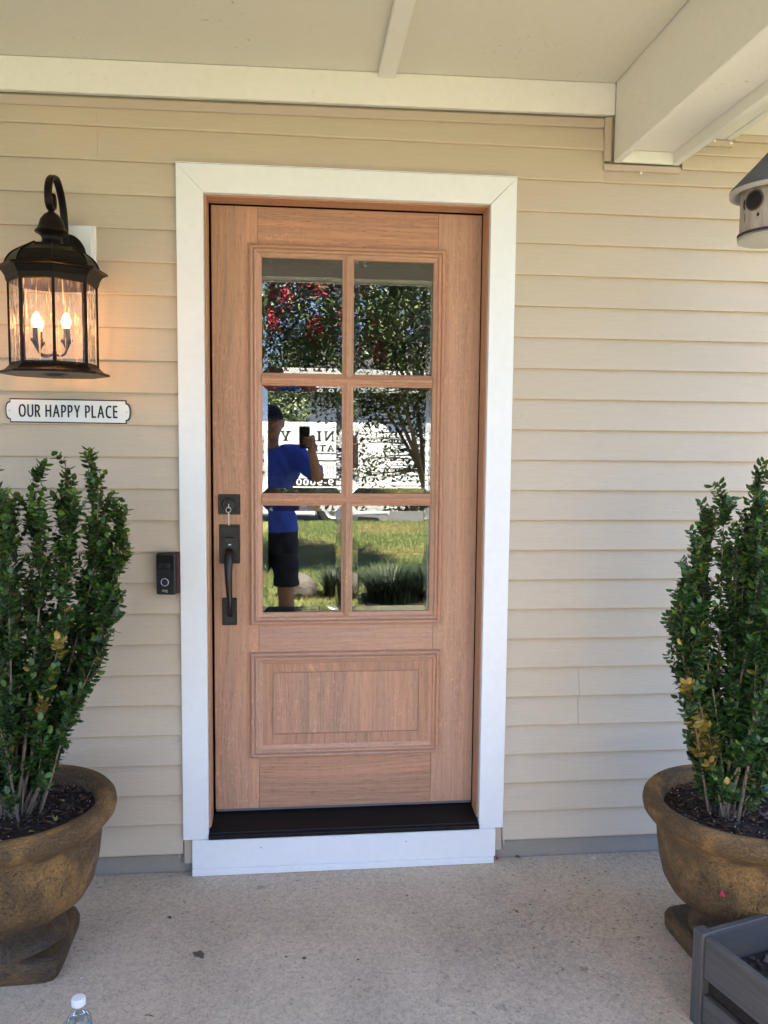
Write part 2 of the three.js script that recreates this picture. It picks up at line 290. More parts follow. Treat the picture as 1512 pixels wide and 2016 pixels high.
// ------------------------------------------------------------------ house wall
const E = 0.1016, YB = 0.07, courseY = (k) => (22 - k) * E + YB;
const house = thing('house_wall', 'tan vinyl clapboard house wall around the wooden front door', 'wall');
{
  const prof = (h) => [[0.0, h], [0.0155, 0.004], [0.0148, 0.0012], [0.0125, 0], [0.0, 0.0008]];
  const plank = (x0, x1, y, h = E, dz = 0) => {
    const m = part('siding_plank', sweep(prof(h + 0.003), x0, x1, (z, yy, s) => [s, y + yy, z + dz], { swap: true, caps: true }), sideMats[Math.floor(rnd() * 3)], house);
    return m;
  };
  for (let k = 1; k <= 22; k++) {
    const y = courseY(k);
    if (k === 9 || k === 16) { plank(-3.1, -0.5485, y); plank(-4.5, -3.102, y); } else plank(-4.5, -0.5485, y);
    if (k === 17 || k === 18) { plank(0.5405, 0.8, y); plank(0.8008, 4.5, y, E, 0.0009); } else plank(0.5405, 4.5, y);
  }
  // above the casing
  for (const k of [0, -1]) {
    const y = courseY(k), h = k === 0 ? E : 0.078;
    plank(-4.5, -0.7835, y, h, 0.0008); plank(-0.783, k === 0 ? 0.833 : 0.8285, y, h);
  }
  plank(0.8335, 4.5, courseY(0), 0.055); plank(1.10, 4.5, courseY(-1) - E + 0.053, 0.075, -0.001);
  plank(1.10, 4.5, courseY(-1) + 0.0, 0.06);
  // trims
  { const g = bx(-4.5, 0.829, 2.470, 2.4985, 0.002, 0.0165, 0.003); g.applyMatrix4(new THREE.Matrix4().makeShear(0.0105, 0, 0, 0, 0, 0)); part('finish_trim', g, sideTrim, house); }
  part('corner_channel', bx(0.8295, 0.8545, 2.372, 2.512, 0.001, 0.018, 0.002), sideTrim, house);
  part('under_beam_channel', bx(0.829, 1.093, 2.343, 2.3635, 0.001, 0.02, 0.002), sideTrim, house);
  part('soffit_channel', bx(1.274, 4.5, 2.455, 2.4775, 0.001, 0.02, 0.002), sideTrim, house);
  part('short_channel', bx(1.16, 1.270, 2.436, 2.456, 0.001, 0.021, 0.002), sideTrim, house);
  for (const [x, y] of [[0.955, 2.338], [1.205, 2.452], [1.262, 2.447]]) { const s = new THREE.SphereGeometry(0.0045, 10, 8); s.scale(1, 1, 0.5); part('screw_head', move(s, x, y, 0.0215), white, house); }
  for (const s of [-1, 1]) part('edge_channel', bx(s < 0 ? -0.545 : 0.516, s < 0 ? -0.5195 : 0.537, 0.035, 0.123, -0.002, 0.014, 0.002), sideTrim, house);
  for (const s of [-1, 1]) part('edge_stub', bx(s < 0 ? -0.565 : 0.545, s < 0 ? -0.560 : 0.551, 0.05, 0.074, -0.003, 0.006, 0.001), sideTrim, house);
  // sheathing and foundation
  const sh = sideTrim, zf = -0.004, zb = -0.14;
  part('sheathing', [bx(-4.5, -0.4875, 0.06, 2.62, zb, zf, 0), bx(0.4835, 4.5, 0.06, 2.62, zb, zf, 0), bx(-0.4874, 0.4834, 2.245, 2.62, zb, zf, 0)], sh, house);
  part('foundation_strip', bx(-4.5, 4.5, -0.3, 0.0595, -0.14, -0.0065, 0.002), concDark, house);
  // the closed house behind, seen only as dark behind the glass
  const inner = mat({ color: lin(0.06, 0.058, 0.055), roughness: 0.9 });
  part('room_shell', [bx(-4.5, 4.5, -0.3, 0.14, -7.0, -0.1405, 0), bx(-4.5, 4.5, 2.62, 2.72, -7.0, 0.0, 0), bx(-4.5, -4.38, 0.14, 2.62, -7, -0.1405, 0), bx(4.38, 4.5, 0.14, 2.62, -7, -0.1405, 0), bx(-4.38, 4.38, 0.14, 2.62, -7, -6.88, 0)], inner, house);
}
// ------------------------------------------------------------------ roof
const shingle = mat({ color: lin(0.09, 0.085, 0.08), roughness: 0.95 });
{
  const r = thing('house_roof', 'shingled house roof with white eave soffit right of the porch beam', 'roof');
  const prof = [[0.55, 2.52], [0.55, 2.60], [-3.5, 4.4], [-7.6, 2.6], [-7.6, 2.52], [-3.5, 4.3]];
  part('roof_deck', sweep([...prof, prof[0]], 1.242, 4.7, (z, y, s) => [s, y, z], { caps: true }), shingle, r);
  const prof2 = [[-0.2, 2.80], [-0.2, 2.93], [-3.5, 4.4], [-7.6, 2.6], [-7.6, 2.52], [-3.5, 4.3]];
  part('roof_deck', sweep([...prof2, prof2[0]], -4.7, 1.241, (z, y, s) => [s, y, z], { caps: true }), shingle, r);
  part('soffit', bx(1.272, 4.7, 2.478, 2.490, 0.0, 0.46, 0.001), soffitMat, r);
  part('fascia', bx(1.272, 4.7, 2.45, 2.60, 0.461, 0.485, 0.002), white, r);
  part('gutter', sweep([[0.486, 2.58], [0.60, 2.58], [0.60, 2.55], [0.57, 2.50], [0.486, 2.49]], 1.272, 4.7, (z, y, s) => [s, y, z], { caps: true }), white, r);
  part('soffit_end_board', bx(1.2435, 1.2715, 2.4575, 2.60, 0.0, 0.486, 0.002), beamMat, r);
  part('soffit_end_lip', bx(1.2405, 1.2432, 2.457, 2.50, 0.003, 0.486, 0.0006), white, r);
  part('filler_board', bx(1.0855, 1.240, 2.458, 2.475, 0.0, 0.486, 0.001), beamMat, r);
  const p = thing('porch_roof', 'low shingled porch roof over the concrete porch', 'roof');
  const pp = [[2.56, 2.63], [2.56, 2.715], [-0.2, 3.3], [-0.2, 3.2]];
  part('roof_deck', sweep([...pp, pp[0]], -4.7, 1.22, (z, y, s) => [s, y, z], { caps: true }), shingle, p);
  part('fascia', bx(-4.7, 1.22, 2.50, 2.63, 2.52, 2.542, 0.002), white, p);
  part('soffit', bx(-4.7, 1.22, 2.50, 2.512, 2.006, 2.519, 0.001), soffitMat, p);
  part('gutter', sweep([[2.543, 2.625], [2.65, 2.625], [2.65, 2.60], [2.625, 2.55], [2.543, 2.54]], -4.7, 1.22, (z, y, s) => [s, y, z], { caps: true }), white, p);
  part('gable_board', [bx(1.085, 1.10, 2.60, 3.2, 0.0, 2.2, 0)], white, p);
}
// ------------------------------------------------------------------ porch ceiling
{
  const c = structure('porch_ceiling');
  const tilt = 0.0105; // the trim runs very slightly uphill to the right
  const slab = (name, x0, x1, y0, y1, z0, z1, m, par = c, ch = 0.002) => { const g = bx(x0, x1, y0, y1, z0, z1, ch); g.applyMatrix4(new THREE.Matrix4().makeShear(tilt, 0, 0, 0, 0, 0)); return part(name, g, m, par); };
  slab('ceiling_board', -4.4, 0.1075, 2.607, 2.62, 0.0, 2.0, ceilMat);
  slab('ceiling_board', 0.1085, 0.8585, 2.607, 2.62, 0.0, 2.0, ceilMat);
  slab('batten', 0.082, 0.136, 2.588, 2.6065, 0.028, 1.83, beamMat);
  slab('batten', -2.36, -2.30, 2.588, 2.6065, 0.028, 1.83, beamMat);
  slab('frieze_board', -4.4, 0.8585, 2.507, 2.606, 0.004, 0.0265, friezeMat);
}
// boxed beam running out from the wall, hollow below
{
  const b = thing('porch_beam', 'white boxed porch beam running out from wall above right of door', 'beam');
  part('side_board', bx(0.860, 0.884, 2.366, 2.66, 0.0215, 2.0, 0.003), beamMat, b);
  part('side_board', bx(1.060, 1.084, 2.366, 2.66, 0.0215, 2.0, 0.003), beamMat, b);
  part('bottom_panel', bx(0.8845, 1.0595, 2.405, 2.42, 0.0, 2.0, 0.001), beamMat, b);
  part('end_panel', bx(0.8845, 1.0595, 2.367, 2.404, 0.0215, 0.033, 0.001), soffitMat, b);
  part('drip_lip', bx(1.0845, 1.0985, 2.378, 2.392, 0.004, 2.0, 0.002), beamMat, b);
  const h = thing('porch_header', 'white front header beam of the porch, seen mirrored in the glass', 'beam');
  part('face_board', bx(-4.4, 1.10, 2.367, 2.62, 1.835, 1.86, 0.003), beamMat, h);
  part('face_board', bx(-4.4, 1.10, 2.367, 2.65, 1.98, 2.005, 0.003), beamMat, h);
  part('bottom_panel', bx(-4.4, 1.10, 2.375, 2.39, 1.861, 1.979, 0.001), beamMat, h);
  for (const [x, n] of [[0.90, 'right'], [-2.2, 'left'], [-4.3, 'far left']]) {
    const p = thing('porch_post', n === 'right' ? 'white square porch post under the end of the boxed beam' : n === 'left' ? 'white square porch post in the middle of the porch front' : 'white square porch post at the left end of porch', 'post', [x, 0, 1.92], 0, 'porch posts');
    part('shaft', bx(-0.07, 0.07, 0.16, 2.365, -0.07, 0.07, 0.006), white, p);
    part('base_block', bx(-0.085, 0.085, 0.0, 0.16, -0.085, 0.085, 0.006), white, p);
  }
}
// ------------------------------------------------------------------ door frame
{
  const f = thing('door_frame', 'white casing and unpainted wooden jamb round the front door with black sill', 'door frame');
  const z0 = 0.004, z1 = 0.0265, xl = -0.546, xr = 0.538, il = -0.463, ir = 0.4535, yt = 2.304, yi = 2.218, yb = 0.1225, q = 0.0003;
  const board = (pts, name) => { const front = pts.map(([x, y]) => [x, y, z1]), c = 0.0012, cx = pts.reduce((s, p) => s + p[0], 0) / 4, cy = pts.reduce((s, p) => s + p[1], 0) / 4, ins = pts.map(([x, y]) => [x + Math.sign(cx - x) * c, y + Math.sign(cy - y) * c, z1]), edge = pts.map(([x, y]) => [x, y, z1 - c]), back = pts.map(([x, y]) => [x, y, z0]), F = [ins, back]; for (let i = 0; i < 4; i++) { const j = (i + 1) % 4; F.push([edge[i], edge[j], back[j], back[i]], [ins[i], ins[j], edge[j], edge[i]]); } return part(name, polys(F, { center: V(cx, cy, (z0 + z1) / 2), off: [R(0, 1), R(0, 1)] }), white, f); };
  board([[xl, yb], [il, yb], [il, yi + q], [xl, yt - q]], 'casing_board');
  board([[xr, yb], [ir, yb], [ir, yi + q], [xr, yt - q]], 'casing_board');
  board([[xl + q, yt], [il + q, yi], [ir - q, yi], [xr - q, yt]], 'casing_board');
  // drip edge on the head
  part('head_flashing', bx(xl - 0.002, xr + 0.002, yt + 0.0005, yt + 0.0025, 0.003, 0.030, 0.0003), white, f);
  // jambs
  const jm = (x0, x1, ya, yb2, za, zb, al) => bx(x0, x1, ya, yb2, za, zb, 0.0015, { along: al });
  part('jamb', jm(-0.4872, -0.4565, 0.150, 2.2225, -0.075, 0.0015), woodJ, f);
  part('jamb', jm(0.4495, 0.4832, 0.150, 2.2225, -0.075, 0.0015), woodJ, f);
  part('head_jamb', jm(-0.4563, 0.4493, 2.2135, 2.244, -0.075, 0.0015, 'x'), woodB, f);
  part('jamb_rabbet', [bx(-0.4872, -0.468, 0.15, 2.244, -0.139, -0.0755, 0), bx(0.464, 0.4832, 0.15, 2.244, -0.139, -0.0755, 0), bx(-0.468, 0.464, 2.226, 2.244, -0.139, -0.0755, 0)], gapBlack, f);
  part('door_stop', [bx(-0.468, -0.44, 0.15, 2.226, -0.139, -0.1285, 0), bx(0.438, 0.464, 0.15, 2.226, -0.139, -0.1285, 0), bx(-0.44, 0.438, 2.20, 2.226, -0.139, -0.1285, 0)], gapBlack, f);
  // sill
  const sp = [[-0.139, 0.125], [-0.139, 0.166], [-0.088, 0.166], [-0.078, 0.161], [-0.02, 0.149], [0.022, 0.1425], [0.0235, 0.1395], [0.026, 0.139], [0.0365, 0.1375], [0.038, 0.135], [0.038, 0.126]];
  part('threshold', sweep([...sp, sp[0]].reverse(), -0.462, 0.4525, (z, y, s) => [s, y, z], { caps: true }), blackSill, f);
  part('sill_block', bx(-0.487, 0.483, 0.06, 0.1245, -0.139, 0.002, 0.001), blackSill, f);
  // kick board with a lip
  part('kick_board', bx(-0.5165, 0.511, 0.024, 0.1220, 0.0045, 0.0335, 0.0015), white, f);
  part('kick_lip', bx(-0.5165, 0.506, 0.0008, 0.0238, 0.0045, 0.0375, 0.0015), white, f);
  for (const x of [-0.29, 0.20]) { const s = new THREE.SphereGeometry(0.0022, 8, 6); s.scale(1, 1, 0.35); part('nail_head', move(s, x, 0.09, 0.0338), sweepGrey, f); }
}
// ------------------------------------------------------------------ door
const glassMat = phys({ color: lin(0.94, 0.97, 0.96), roughness: 0, transmission: 1, thickness: 0.006, ior: 2.3, specularIntensity: 1, attenuationColor: lin(0.75, 0.9, 0.85), attenuationDistance: 0.1 });
{
  const d = thing('front_door', 'unfinished wooden front door with six bevelled glass panes and raised lower panel', 'door');
  const zf = -0.08, zb = -0.124, L = -0.450, Rr = 0.448, T = 2.210, B = 0.176, sx = 0.300;
  const gx0 = -0.329, gx1 = 0.327, gy0 = 0.822, gy1 = 2.090, px0 = -0.329, px1 = 0.326, py0 = 0.358, py1 = 0.727;
  part('stile', bx(L, -sx, B, T, zb, zf, 0.0015), woodA, d);
  part('stile', bx(sx, Rr, B, T, zb, zf, 0.0015), woodC, d);
  const sg = 0.0006;
  part('top_rail', bx(-sx + sg, sx - sg, 2.052, T, zb, zf - 0.0006, 0.0008, { along: 'x' }), woodB, d);
  part('lock_rail', bx(-sx + sg, sx - sg, 0.690, 0.860, zb, zf - 0.0006, 0.0008, { along: 'x' }), woodC, d);
  part('bottom_rail', bx(-sx + sg, sx - sg, B, 0.395, zb, zf - 0.0006, 0.0008, { along: 'x' }), woodB, d);
  part('bottom_sweep', bx(L + 0.002, Rr - 0.002, 0.1675, B - 0.0004, zb, zf - 0.001, 0.001), sweepGrey, d);
  // bolection mouldings: profile (inset, height)
  const prof = [[0, 0.0002], [0.0006, 0.0085], [0.003, 0.0148], [0.0075, 0.0175], [0.0120, 0.0150], [0.0142, 0.0095], [0.0150, 0.0080], [0.0168, 0.0080], [0.0174, 0.0125], [0.0200, 0.0140], [0.0240, 0.0130], [0.0265, 0.0095], [0.0272, 0.0050], [0.0355, 0.0020], [0.0412, -0.0012], [0.0420, -0.012]];
  const frame = (x0, x1, y0, y1, mats, pr = prof) => {
    const mk = (m, fn) => part('moulding', fn, m, d), w = x1 - x0, h = y1 - y0;
    mk(mats[0], sweep(pr, (a) => y0 + a, (a) => y1 - a, (a, b, s) => [x0 + a, s, zf + b]));
    mk(mats[1], sweep(pr, (a) => -(y1 - a), (a) => -(y0 + a), (a, b, s) => [x1 - a, -s, zf + b]));
    mk(mats[2], sweep(pr, (a) => x0 + a, (a) => x1 - a, (a, b, s) => [s, y1 - a, zf + b]));
    mk(mats[3], sweep(pr, (a) => -(x1 - a), (a) => -(x0 + a), (a, b, s) => [-s, y0 + a, zf + b]));
  };
  frame(gx0, gx1, gy0, gy1, [woodC, woodA, woodA, woodC]);
  frame(px0, px1, py0, py1, [woodC, woodA, woodC, woodC]);
  // muntins
  const cols = [[-0.287, -0.0205], [0.018, 0.285]], rows = [[1.6735, 2.048], [1.2715, 1.6315], [0.864, 1.2295]];
  const mp = (hw) => [[-hw, -0.012], [-hw + 0.0005, -0.001], [-hw + 0.006, 0.0012], [-hw + 0.009, 0.0045], [-0.006, 0.0075], [-0.0045, 0.0095], [0.0045, 0.0095], [0.006, 0.0075], [hw - 0.009, 0.0045], [hw - 0.006, 0.0012], [hw - 0.0005, -0.001], [hw, -0.012]];
  const mh = mp(0.021);
  for (const y of [1.6525, 1.2505]) part('muntin', sweep(mh, -0.2875, 0.2855, (a, b, s) => [s, y - a, zf + b]), woodB, d);
  const mv = mp(0.01925), xm = -0.00125;
  for (const [a, b] of rows) part('muntin', sweep(mv, a - 0.012, b + 0.012, (t, h, s) => [xm + t, s, zf + h - 0.0012]), woodA, d);
  // panes: bevelled solid glass
  for (const [x0, x1] of cols) for (const [y0, y1] of rows) {
    const e = 0.004, a = [x0 - e, x1 + e, y0 - e, y1 + e], w = 0.0225, zt = -0.0870, ze = zt - 0.00115, zk = -0.0925;
    const O = [[a[0], a[2]], [a[1], a[2]], [a[1], a[3]], [a[0], a[3]]], I = [[a[0] + w, a[2] + w], [a[1] - w, a[2] + w], [a[1] - w, a[3] - w], [a[0] + w, a[3] - w]];
    const F = [I.map(([x, y]) => [x, y, zt]), O.map(([x, y]) => [x, y, zk])];
    for (let i = 0; i < 4; i++) { const j = (i + 1) % 4; F.push([[...O[i], ze], [...O[j], ze], [...I[j], zt], [...I[i], zt]], [[...O[i], zk], [...O[j], zk], [...O[j], ze], [...O[i], ze]]); }
    part('glass_pane', polys(F, { center: V((x0 + x1) / 2, (y0 + y1) / 2, -0.09) }), glassMat, d);
  }
  // solid wood behind the glazing bars and the raised panel
  const gb = woodB; 
  part('glazing_backing', [bx(-0.30, -0.291, 0.86, 2.052, zb, -0.0785, 0), bx(0.289, 0.30, 0.86, 2.052, zb, -0.0785, 0)], gb, d);
  const pz = zf - 0.0065;
  part('panel_board', bx(-0.299, 0.299, 0.395, 0.69, zb, pz, 0), woodC, d);
  const rp = [[0, 0], [0.001, 0.0003], [0.002, 0.0058], [0.004, 0.0064], [0.0075, 0.0058], [0.0085, 0.0048]];
  // raised field: border strips (stile and rail veneer) + field
  const fx0 = -0.253, fx1 = 0.252, fy0 = 0.4370, fy1 = 0.6530;
  part('panel_field', bx(fx0, fx1, fy0, fy1, pz + 0.0002, pz + 0.0042, 0.003), woodA, d);
  for (const [x0, x1, y0, y1, al] of [[-0.288, fx0 - 0.0016, 0.398, 0.688, 0], [fx1 + 0.0016, 0.286, 0.398, 0.688, 0], [fx0 - 0.0012, fx1 + 0.0012, 0.398, fy0 - 0.0016, 0], [fx0 - 0.0012, fx1 + 0.0012, fy1 + 0.0016, 0.688, 0]]) part('panel_border', bx(x0, x1, y0, y1, pz + 0.0002, pz + 0.0036, 0.001), woodB, d);
  // hardware
  const plate = (x0, x1, y0, y1) => { const p = part('escutcheon', bx(x0, x1, y0, y1, zf + 0.0002, zf + 0.005, 0.0025), gloss, d); part('plate_face', bx(x0 + 0.0055, x1 - 0.0055, y0 + 0.0055, y1 - 0.0055, zf + 0.0052, zf + 0.0085, 0.0015), matBlack, p); return p; };
  const dp = plate(-0.433, -0.3605, 1.2, 1.268);
  const ring = (r0, r1, h) => { const g = lathe([[0.0, 0], [r1, 0], [r1, h * 0.6], [r1 - 0.0015, h], [r0, h], [r0 - 0.0008, h - 0.002], [0, h - 0.002]], 40); g.rotateX(Math.PI / 2); return g; };
  part('lock_collar', move(ring(0.0185, 0.0225, 0.008), -0.3968, 1.234, zf + 0.0087), gloss, dp);
  part('lock_cylinder', move(ring(0.006, 0.0165, 0.009), -0.3968, 1.234, zf + 0.0087), matBlack, dp);
  const hp = plate(-0.4305, -0.362, 1.034, 1.166);
  // thumb latch
  const tl = new THREE.Shape(); tl.moveTo(-0.015, 0.004); tl.quadraticCurveTo(-0.0165, 0.008, -0.012, 0.0085); tl.lineTo(0.013, 0.0085); tl.quadraticCurveTo(0.016, 0.007, 0.013, 0.002); tl.quadraticCurveTo(0.007, -0.006, 0.003, -0.0065); tl.lineTo(-0.008, -0.0065); tl.quadraticCurveTo(-0.014, -0.006, -0.015, 0.004);
  const tg = new THREE.ExtrudeGeometry(tl, { depth: 0.016, bevelEnabled: true, bevelSize: 0.001, bevelThickness: 0.001, bevelSegments: 2, curveSegments: 8 });
  part('thumb_latch', move(tg, -0.3965, 1.1135, zf + 0.0085), gloss, hp);
  part('latch_tag', bx(-0.4005, -0.391, 1.0965, 1.1008, zf + 0.0088, zf + 0.0094, 0), white, hp);
  plate(-0.4225, -0.3735, 0.823, 0.917);
  // grip
  const gp = [[-0.397, 1.073, -0.074], [-0.397, 1.066, -0.045], [-0.397, 1.045, -0.030], [-0.3965, 1.0, -0.024], [-0.395, 0.95, -0.027], [-0.394, 0.905, -0.036], [-0.3945, 0.885, -0.048], [-0.395, 0.868, -0.060], [-0.395, 0.862, -0.073]];
  const gg = limb(gp, [0.0150, 0.0165, 0.0150, 0.0125, 0.0105, 0.0085, 0.0082, 0.0095, 0.0115], 14, 5);
  part('grip', gg, gloss, d);
}
// key and ring
{
  const k = thing('key_ring', 'small steel key ring with a key left in the deadbolt', 'keys', [-0.3968, 1.234, -0.066]);
  part('key_bow', [bx(-0.0012, 0.0012, -0.011, 0.004, -0.002, 0.016, 0.0004), bx(-0.0011, 0.0011, -0.003, 0.003, -0.014, 0.0, 0.0003)], steel, k);
  const t = new THREE.TorusGeometry(0.0085, 0.0011, 8, 28); t.rotateY(0.35); part('split_ring', move(t, -0.001, -0.0165, 0.012), steel, k);
  part('hanging_key', [bx(-0.0022, 0.0022, -0.039, -0.027, 0.010, 0.0122, 0.0005), bx(-0.0016, 0.0016, -0.069, -0.0405, 0.010, 0.0118, 0.0005)], mat({ color: lin(0.72, 0.62, 0.5), metalness: 0.7, roughness: 0.4 }), k);
}
console.log('door done');

const LAMP = 0.0056;
const waveBump = texture(512, 512, (u, v) => 0.5 + 0.6 * (vn(u * 40, v * 6, 40, 6, 901) - 0.5) + 0.4 * (vn(u * 90, v * 16, 90, 16, 902) - 0.5), { srgb: false, rep: [1 / 0.25, 1 / 0.25] });
const waveRough = texture(512, 512, (u, v) => 0.05 + 0.75 * sm(0.5, 0.9, 0.6 * vn(u * 70, v * 5, 70, 5, 903) + 0.4 * vn(u * 150, v * 14, 150, 14, 904)), { srgb: false, rep: [1 / 0.25, 1 / 0.25] });
const lampGlass = phys({ color: lin(0.95, 0.95, 0.92), transmission: 1, thickness: 0, roughness: 1, ior: 1.5, bumpMap: waveBump, bumpScale: 0.006, roughnessMap: waveRough, side: THREE.DoubleSide });
const candleMat = mat({ color: lin(0.03, 0.028, 0.03), roughness: 0.5 });
const bulbMat = mat({ color: lin(0.9, 0.8, 0.6), emissive: lin(1, 0.66, 0.3), emissiveIntensity: 0.7, roughness: 0.3 });
// ------------------------------------------------------------------ wall lantern
const fontSans = await new FontLoader().loadAsync('fonts/droid/droid_sans_bold.typeface.json');
const fontReg = await new FontLoader().loadAsync('fonts/droid/droid_sans_regular.typeface.json');
const fontSerif = await new FontLoader().loadAsync('fonts/droid/droid_serif_bold.typeface.json');
function text(str, font, size, depth, sx = 1, spacing = 0) {
  const L = []; let x = 0;
  for (const ch of str) {
    if (ch === ' ') { x += size * 0.45; continue; }
    const g = new TextGeometry(ch, { font, size, depth, curveSegments: 5, bevelEnabled: false }); g.computeBoundingBox();
    const w = g.boundingBox.max.x - g.boundingBox.min.x; g.translate(x - g.boundingBox.min.x, 0, 0); x += w + size * (0.16 + spacing); L.push(g);
  }
  const m = merge(L); m.computeBoundingBox(); const b = m.boundingBox; m.translate(-(b.min.x + b.max.x) / 2, 0, 0); m.scale(sx, 1, 1); return m;
}
{
  const cx = -0.872, cz = 0.20;
  const l = thing('wall_lantern', 'dark bronze eight-sided wall lantern with lit candle bulbs, left of door', 'lantern', [cx, 0, cz]);
  const TW = 0.275, oct = (pts, m, name, par = l) => part(name, lathe(pts, 8, true, TW), m, par);
  part('mounting_block', [bx(-0.074, 0.074, 1.905, 2.100, -cz + 0.011, -cz + 0.042, 0.003), bx(-0.080, 0.080, 1.899, 2.106, -cz + 0.006, -cz + 0.016, 0.002)], white, l);
  const bp = lathe([[0, 0.03], [0.02, 0.03], [0.026, 0.022], [0.042, 0.018], [0.05, 0.008], [0.056, 0.006], [0.058, 0]], 32); bp.rotateX(Math.PI / 2); bp.scale(1, 1.25, 1);
  part('back_plate', move(bp, 0, 2.0, -cz + 0.0425), iron, l);
  // scrolled arm in the plane x = 0, flat bar section
  const arm = [[-0.150, 2.0], [-0.140, 2.045], [-0.136, 2.085], [-0.125, 2.135], [-0.095, 2.180], [-0.055, 2.203], [-0.012, 2.196], [0.016, 2.172], [0.026, 2.138], [0.020, 2.112], [0.002, 2.103], [-0.016, 2.111], [-0.020, 2.132], [-0.008, 2.146], [0.004, 2.139]];
  const cv = new THREE.CatmullRomCurve3(arm.map(([z, y]) => V(0, y, z))), AP = [], n = 90;
  const sec = []; for (let i = 0; i <= n; i++) { const t = i / n, p = cv.getPoint(t), tg = cv.getTangent(t), nn = V(0, -tg.z, tg.y), w = 0.0105, th = 0.0055 * (t > 0.7 ? 1 - (t - 0.7) * 1.6 : 1); sec.push([[-w, -th * 0.5], [-w * 0.6, -th], [w * 0.6, -th], [w, -th * 0.5], [w, th * 0.5], [w * 0.6, th], [-w * 0.6, th], [-w, th * 0.5]].map(([a, b]) => V(a, p.y + nn.y * b, p.z + nn.z * b))); }
  for (let i = 0; i < n; i++) for (let j = 0; j < 8; j++) { const k = (j + 1) % 8; AP.push([sec[i][j], sec[i + 1][j], sec[i + 1][k], sec[i][k]]); }
  part('scroll_arm', polys(AP), iron, l);
  part('arm_socket', move(lathe([[0.0, -0.02], [0.02, -0.02], [0.024, -0.005], [0.02, 0.012], [0.013, 0.022], [0.0, 0.022]], 20), 0, 2.0, -0.150), iron, l);
  // finial bell, neck, dome, eave
  part('finial', lathe([[0, 2.104], [0.006, 2.102], [0.010, 2.094], [0.020, 2.087], [0.031, 2.072], [0.037, 2.052], [0.041, 2.044], [0.046, 2.040], [0.046, 2.036], [0.036, 2.031], [0.029, 2.024], [0.027, 2.014], [0.031, 2.005], [0.044, 1.996], [0.046, 1.990]], 40), iron, l);
  oct([[0.044, 2.000], [0.064, 1.998], [0.066, 1.992], [0.088, 1.985], [0.108, 1.972], [0.122, 1.954], [0.128, 1.938], [0.137, 1.935], [0.150, 1.932], [0.153, 1.926], [0.147, 1.924]], iron, 'dome_roof');
  oct([[0.147, 1.924], [0.138, 1.916], [0.128, 1.900], [0.124, 1.884], [0.120, 1.882], [0.0, 1.882]].map(([r, y]) => [r, y + 0.006]), iron, 'eave_cove');
  for (let i = 0; i < 8; i++) { const a = TW + i * Math.PI / 4, P = [[0.064, 1.999], [0.088, 1.986], [0.108, 1.973], [0.122, 1.955], [0.128, 1.939]].map(([r, y]) => [Math.sin(a) * r, y, Math.cos(a) * r]); part('roof_rib', tube(P, 0.0025, 10, 5), iron, l); }
  // posts, panes
  const gr = 0.119, yb = 1.655, yt = 1.890;
  for (let i = 0; i < 8; i++) {
    const a = TW + i * Math.PI / 4, b = a + Math.PI / 4, A = V(Math.sin(a) * gr, 0, Math.cos(a) * gr), B = V(Math.sin(b) * gr, 0, Math.cos(b) * gr);
    const g = bx(-0.0042, 0.0042, yb, yt, -0.003, 0.003, 0.001); g.rotateY(a); part('corner_post', move(g, A.x, 0, A.z), iron, l);
    const mid = A.clone().add(B).multiplyScalar(0.5), w = A.distanceTo(B) - 0.006;
    const pn = new THREE.PlaneGeometry(w, yt - yb, 1, 1); for (let k = 0, uv = pn.attributes.uv; k < uv.count; k++) uv.setXY(k, uv.getX(k) * w + i * 0.13, uv.getY(k) * 0.19);
    pn.rotateY(a + Math.PI / 8); part('glass_pane', move(pn, mid.x * 0.985, (yt + yb) / 2, mid.z * 0.985), lampGlass, l);
  }
  oct([[0.0, 1.658], [0.121, 1.658], [0.124, 1.654], [0.128, 1.650], [0.136, 1.643], [0.151, 1.638], [0.152, 1.632], [0.140, 1.632], [0.04, 1.634], [0.02, 1.628], [0, 1.626]], iron, 'base_tray');
  oct([[0.121, 1.6585], [0.1215, 1.664], [0.114, 1.664], [0.113, 1.6585]], iron, 'base_rail');
  // candle cluster
  part('stem', [lathe([[0, 1.70], [0.006, 1.70], [0.006, 1.660], [0.016, 1.6585]], 16)], iron, l);
  const spots = [[-0.038, 0.036], [0.042, 0.028], [-0.058, -0.048]];
  for (const [x, z] of spots) {
    const c = part('candle_holder', [move(lathe([[0, 0.05], [0.0105, 0.05], [0.0105, 0.02], [0.017, 0.02], [0.017, 0.014], [0.010, 0.006], [0.005, -0.006], [0, -0.010]], 20), x, 1.712, z), tube([[x, 1.705, z], [x * 0.8, 1.690, z * 0.8], [x * 0.3, 1.688, z * 0.3], [0, 1.695, 0]], 0.0035, 14, 6)], candleMat, l);
    const bg = lathe([[0, 0.0], [0.008, 0.0], [0.010, 0.006], [0.0135, 0.016], [0.0135, 0.023], [0.010, 0.033], [0.005, 0.042], [0, 0.046]], 20);
    part('bulb', move(bg, x, 1.762, z), bulbMat, l);
    const pt = new THREE.PointLight(new THREE.Color().setRGB(1, 0.37, 0.095), LAMP); pt.name = 'bulb_light'; pt.position.set(x, 1.785, z); pt.shadow.radius = 0.5; pt.castShadow = true; l.add(pt);
  }
}
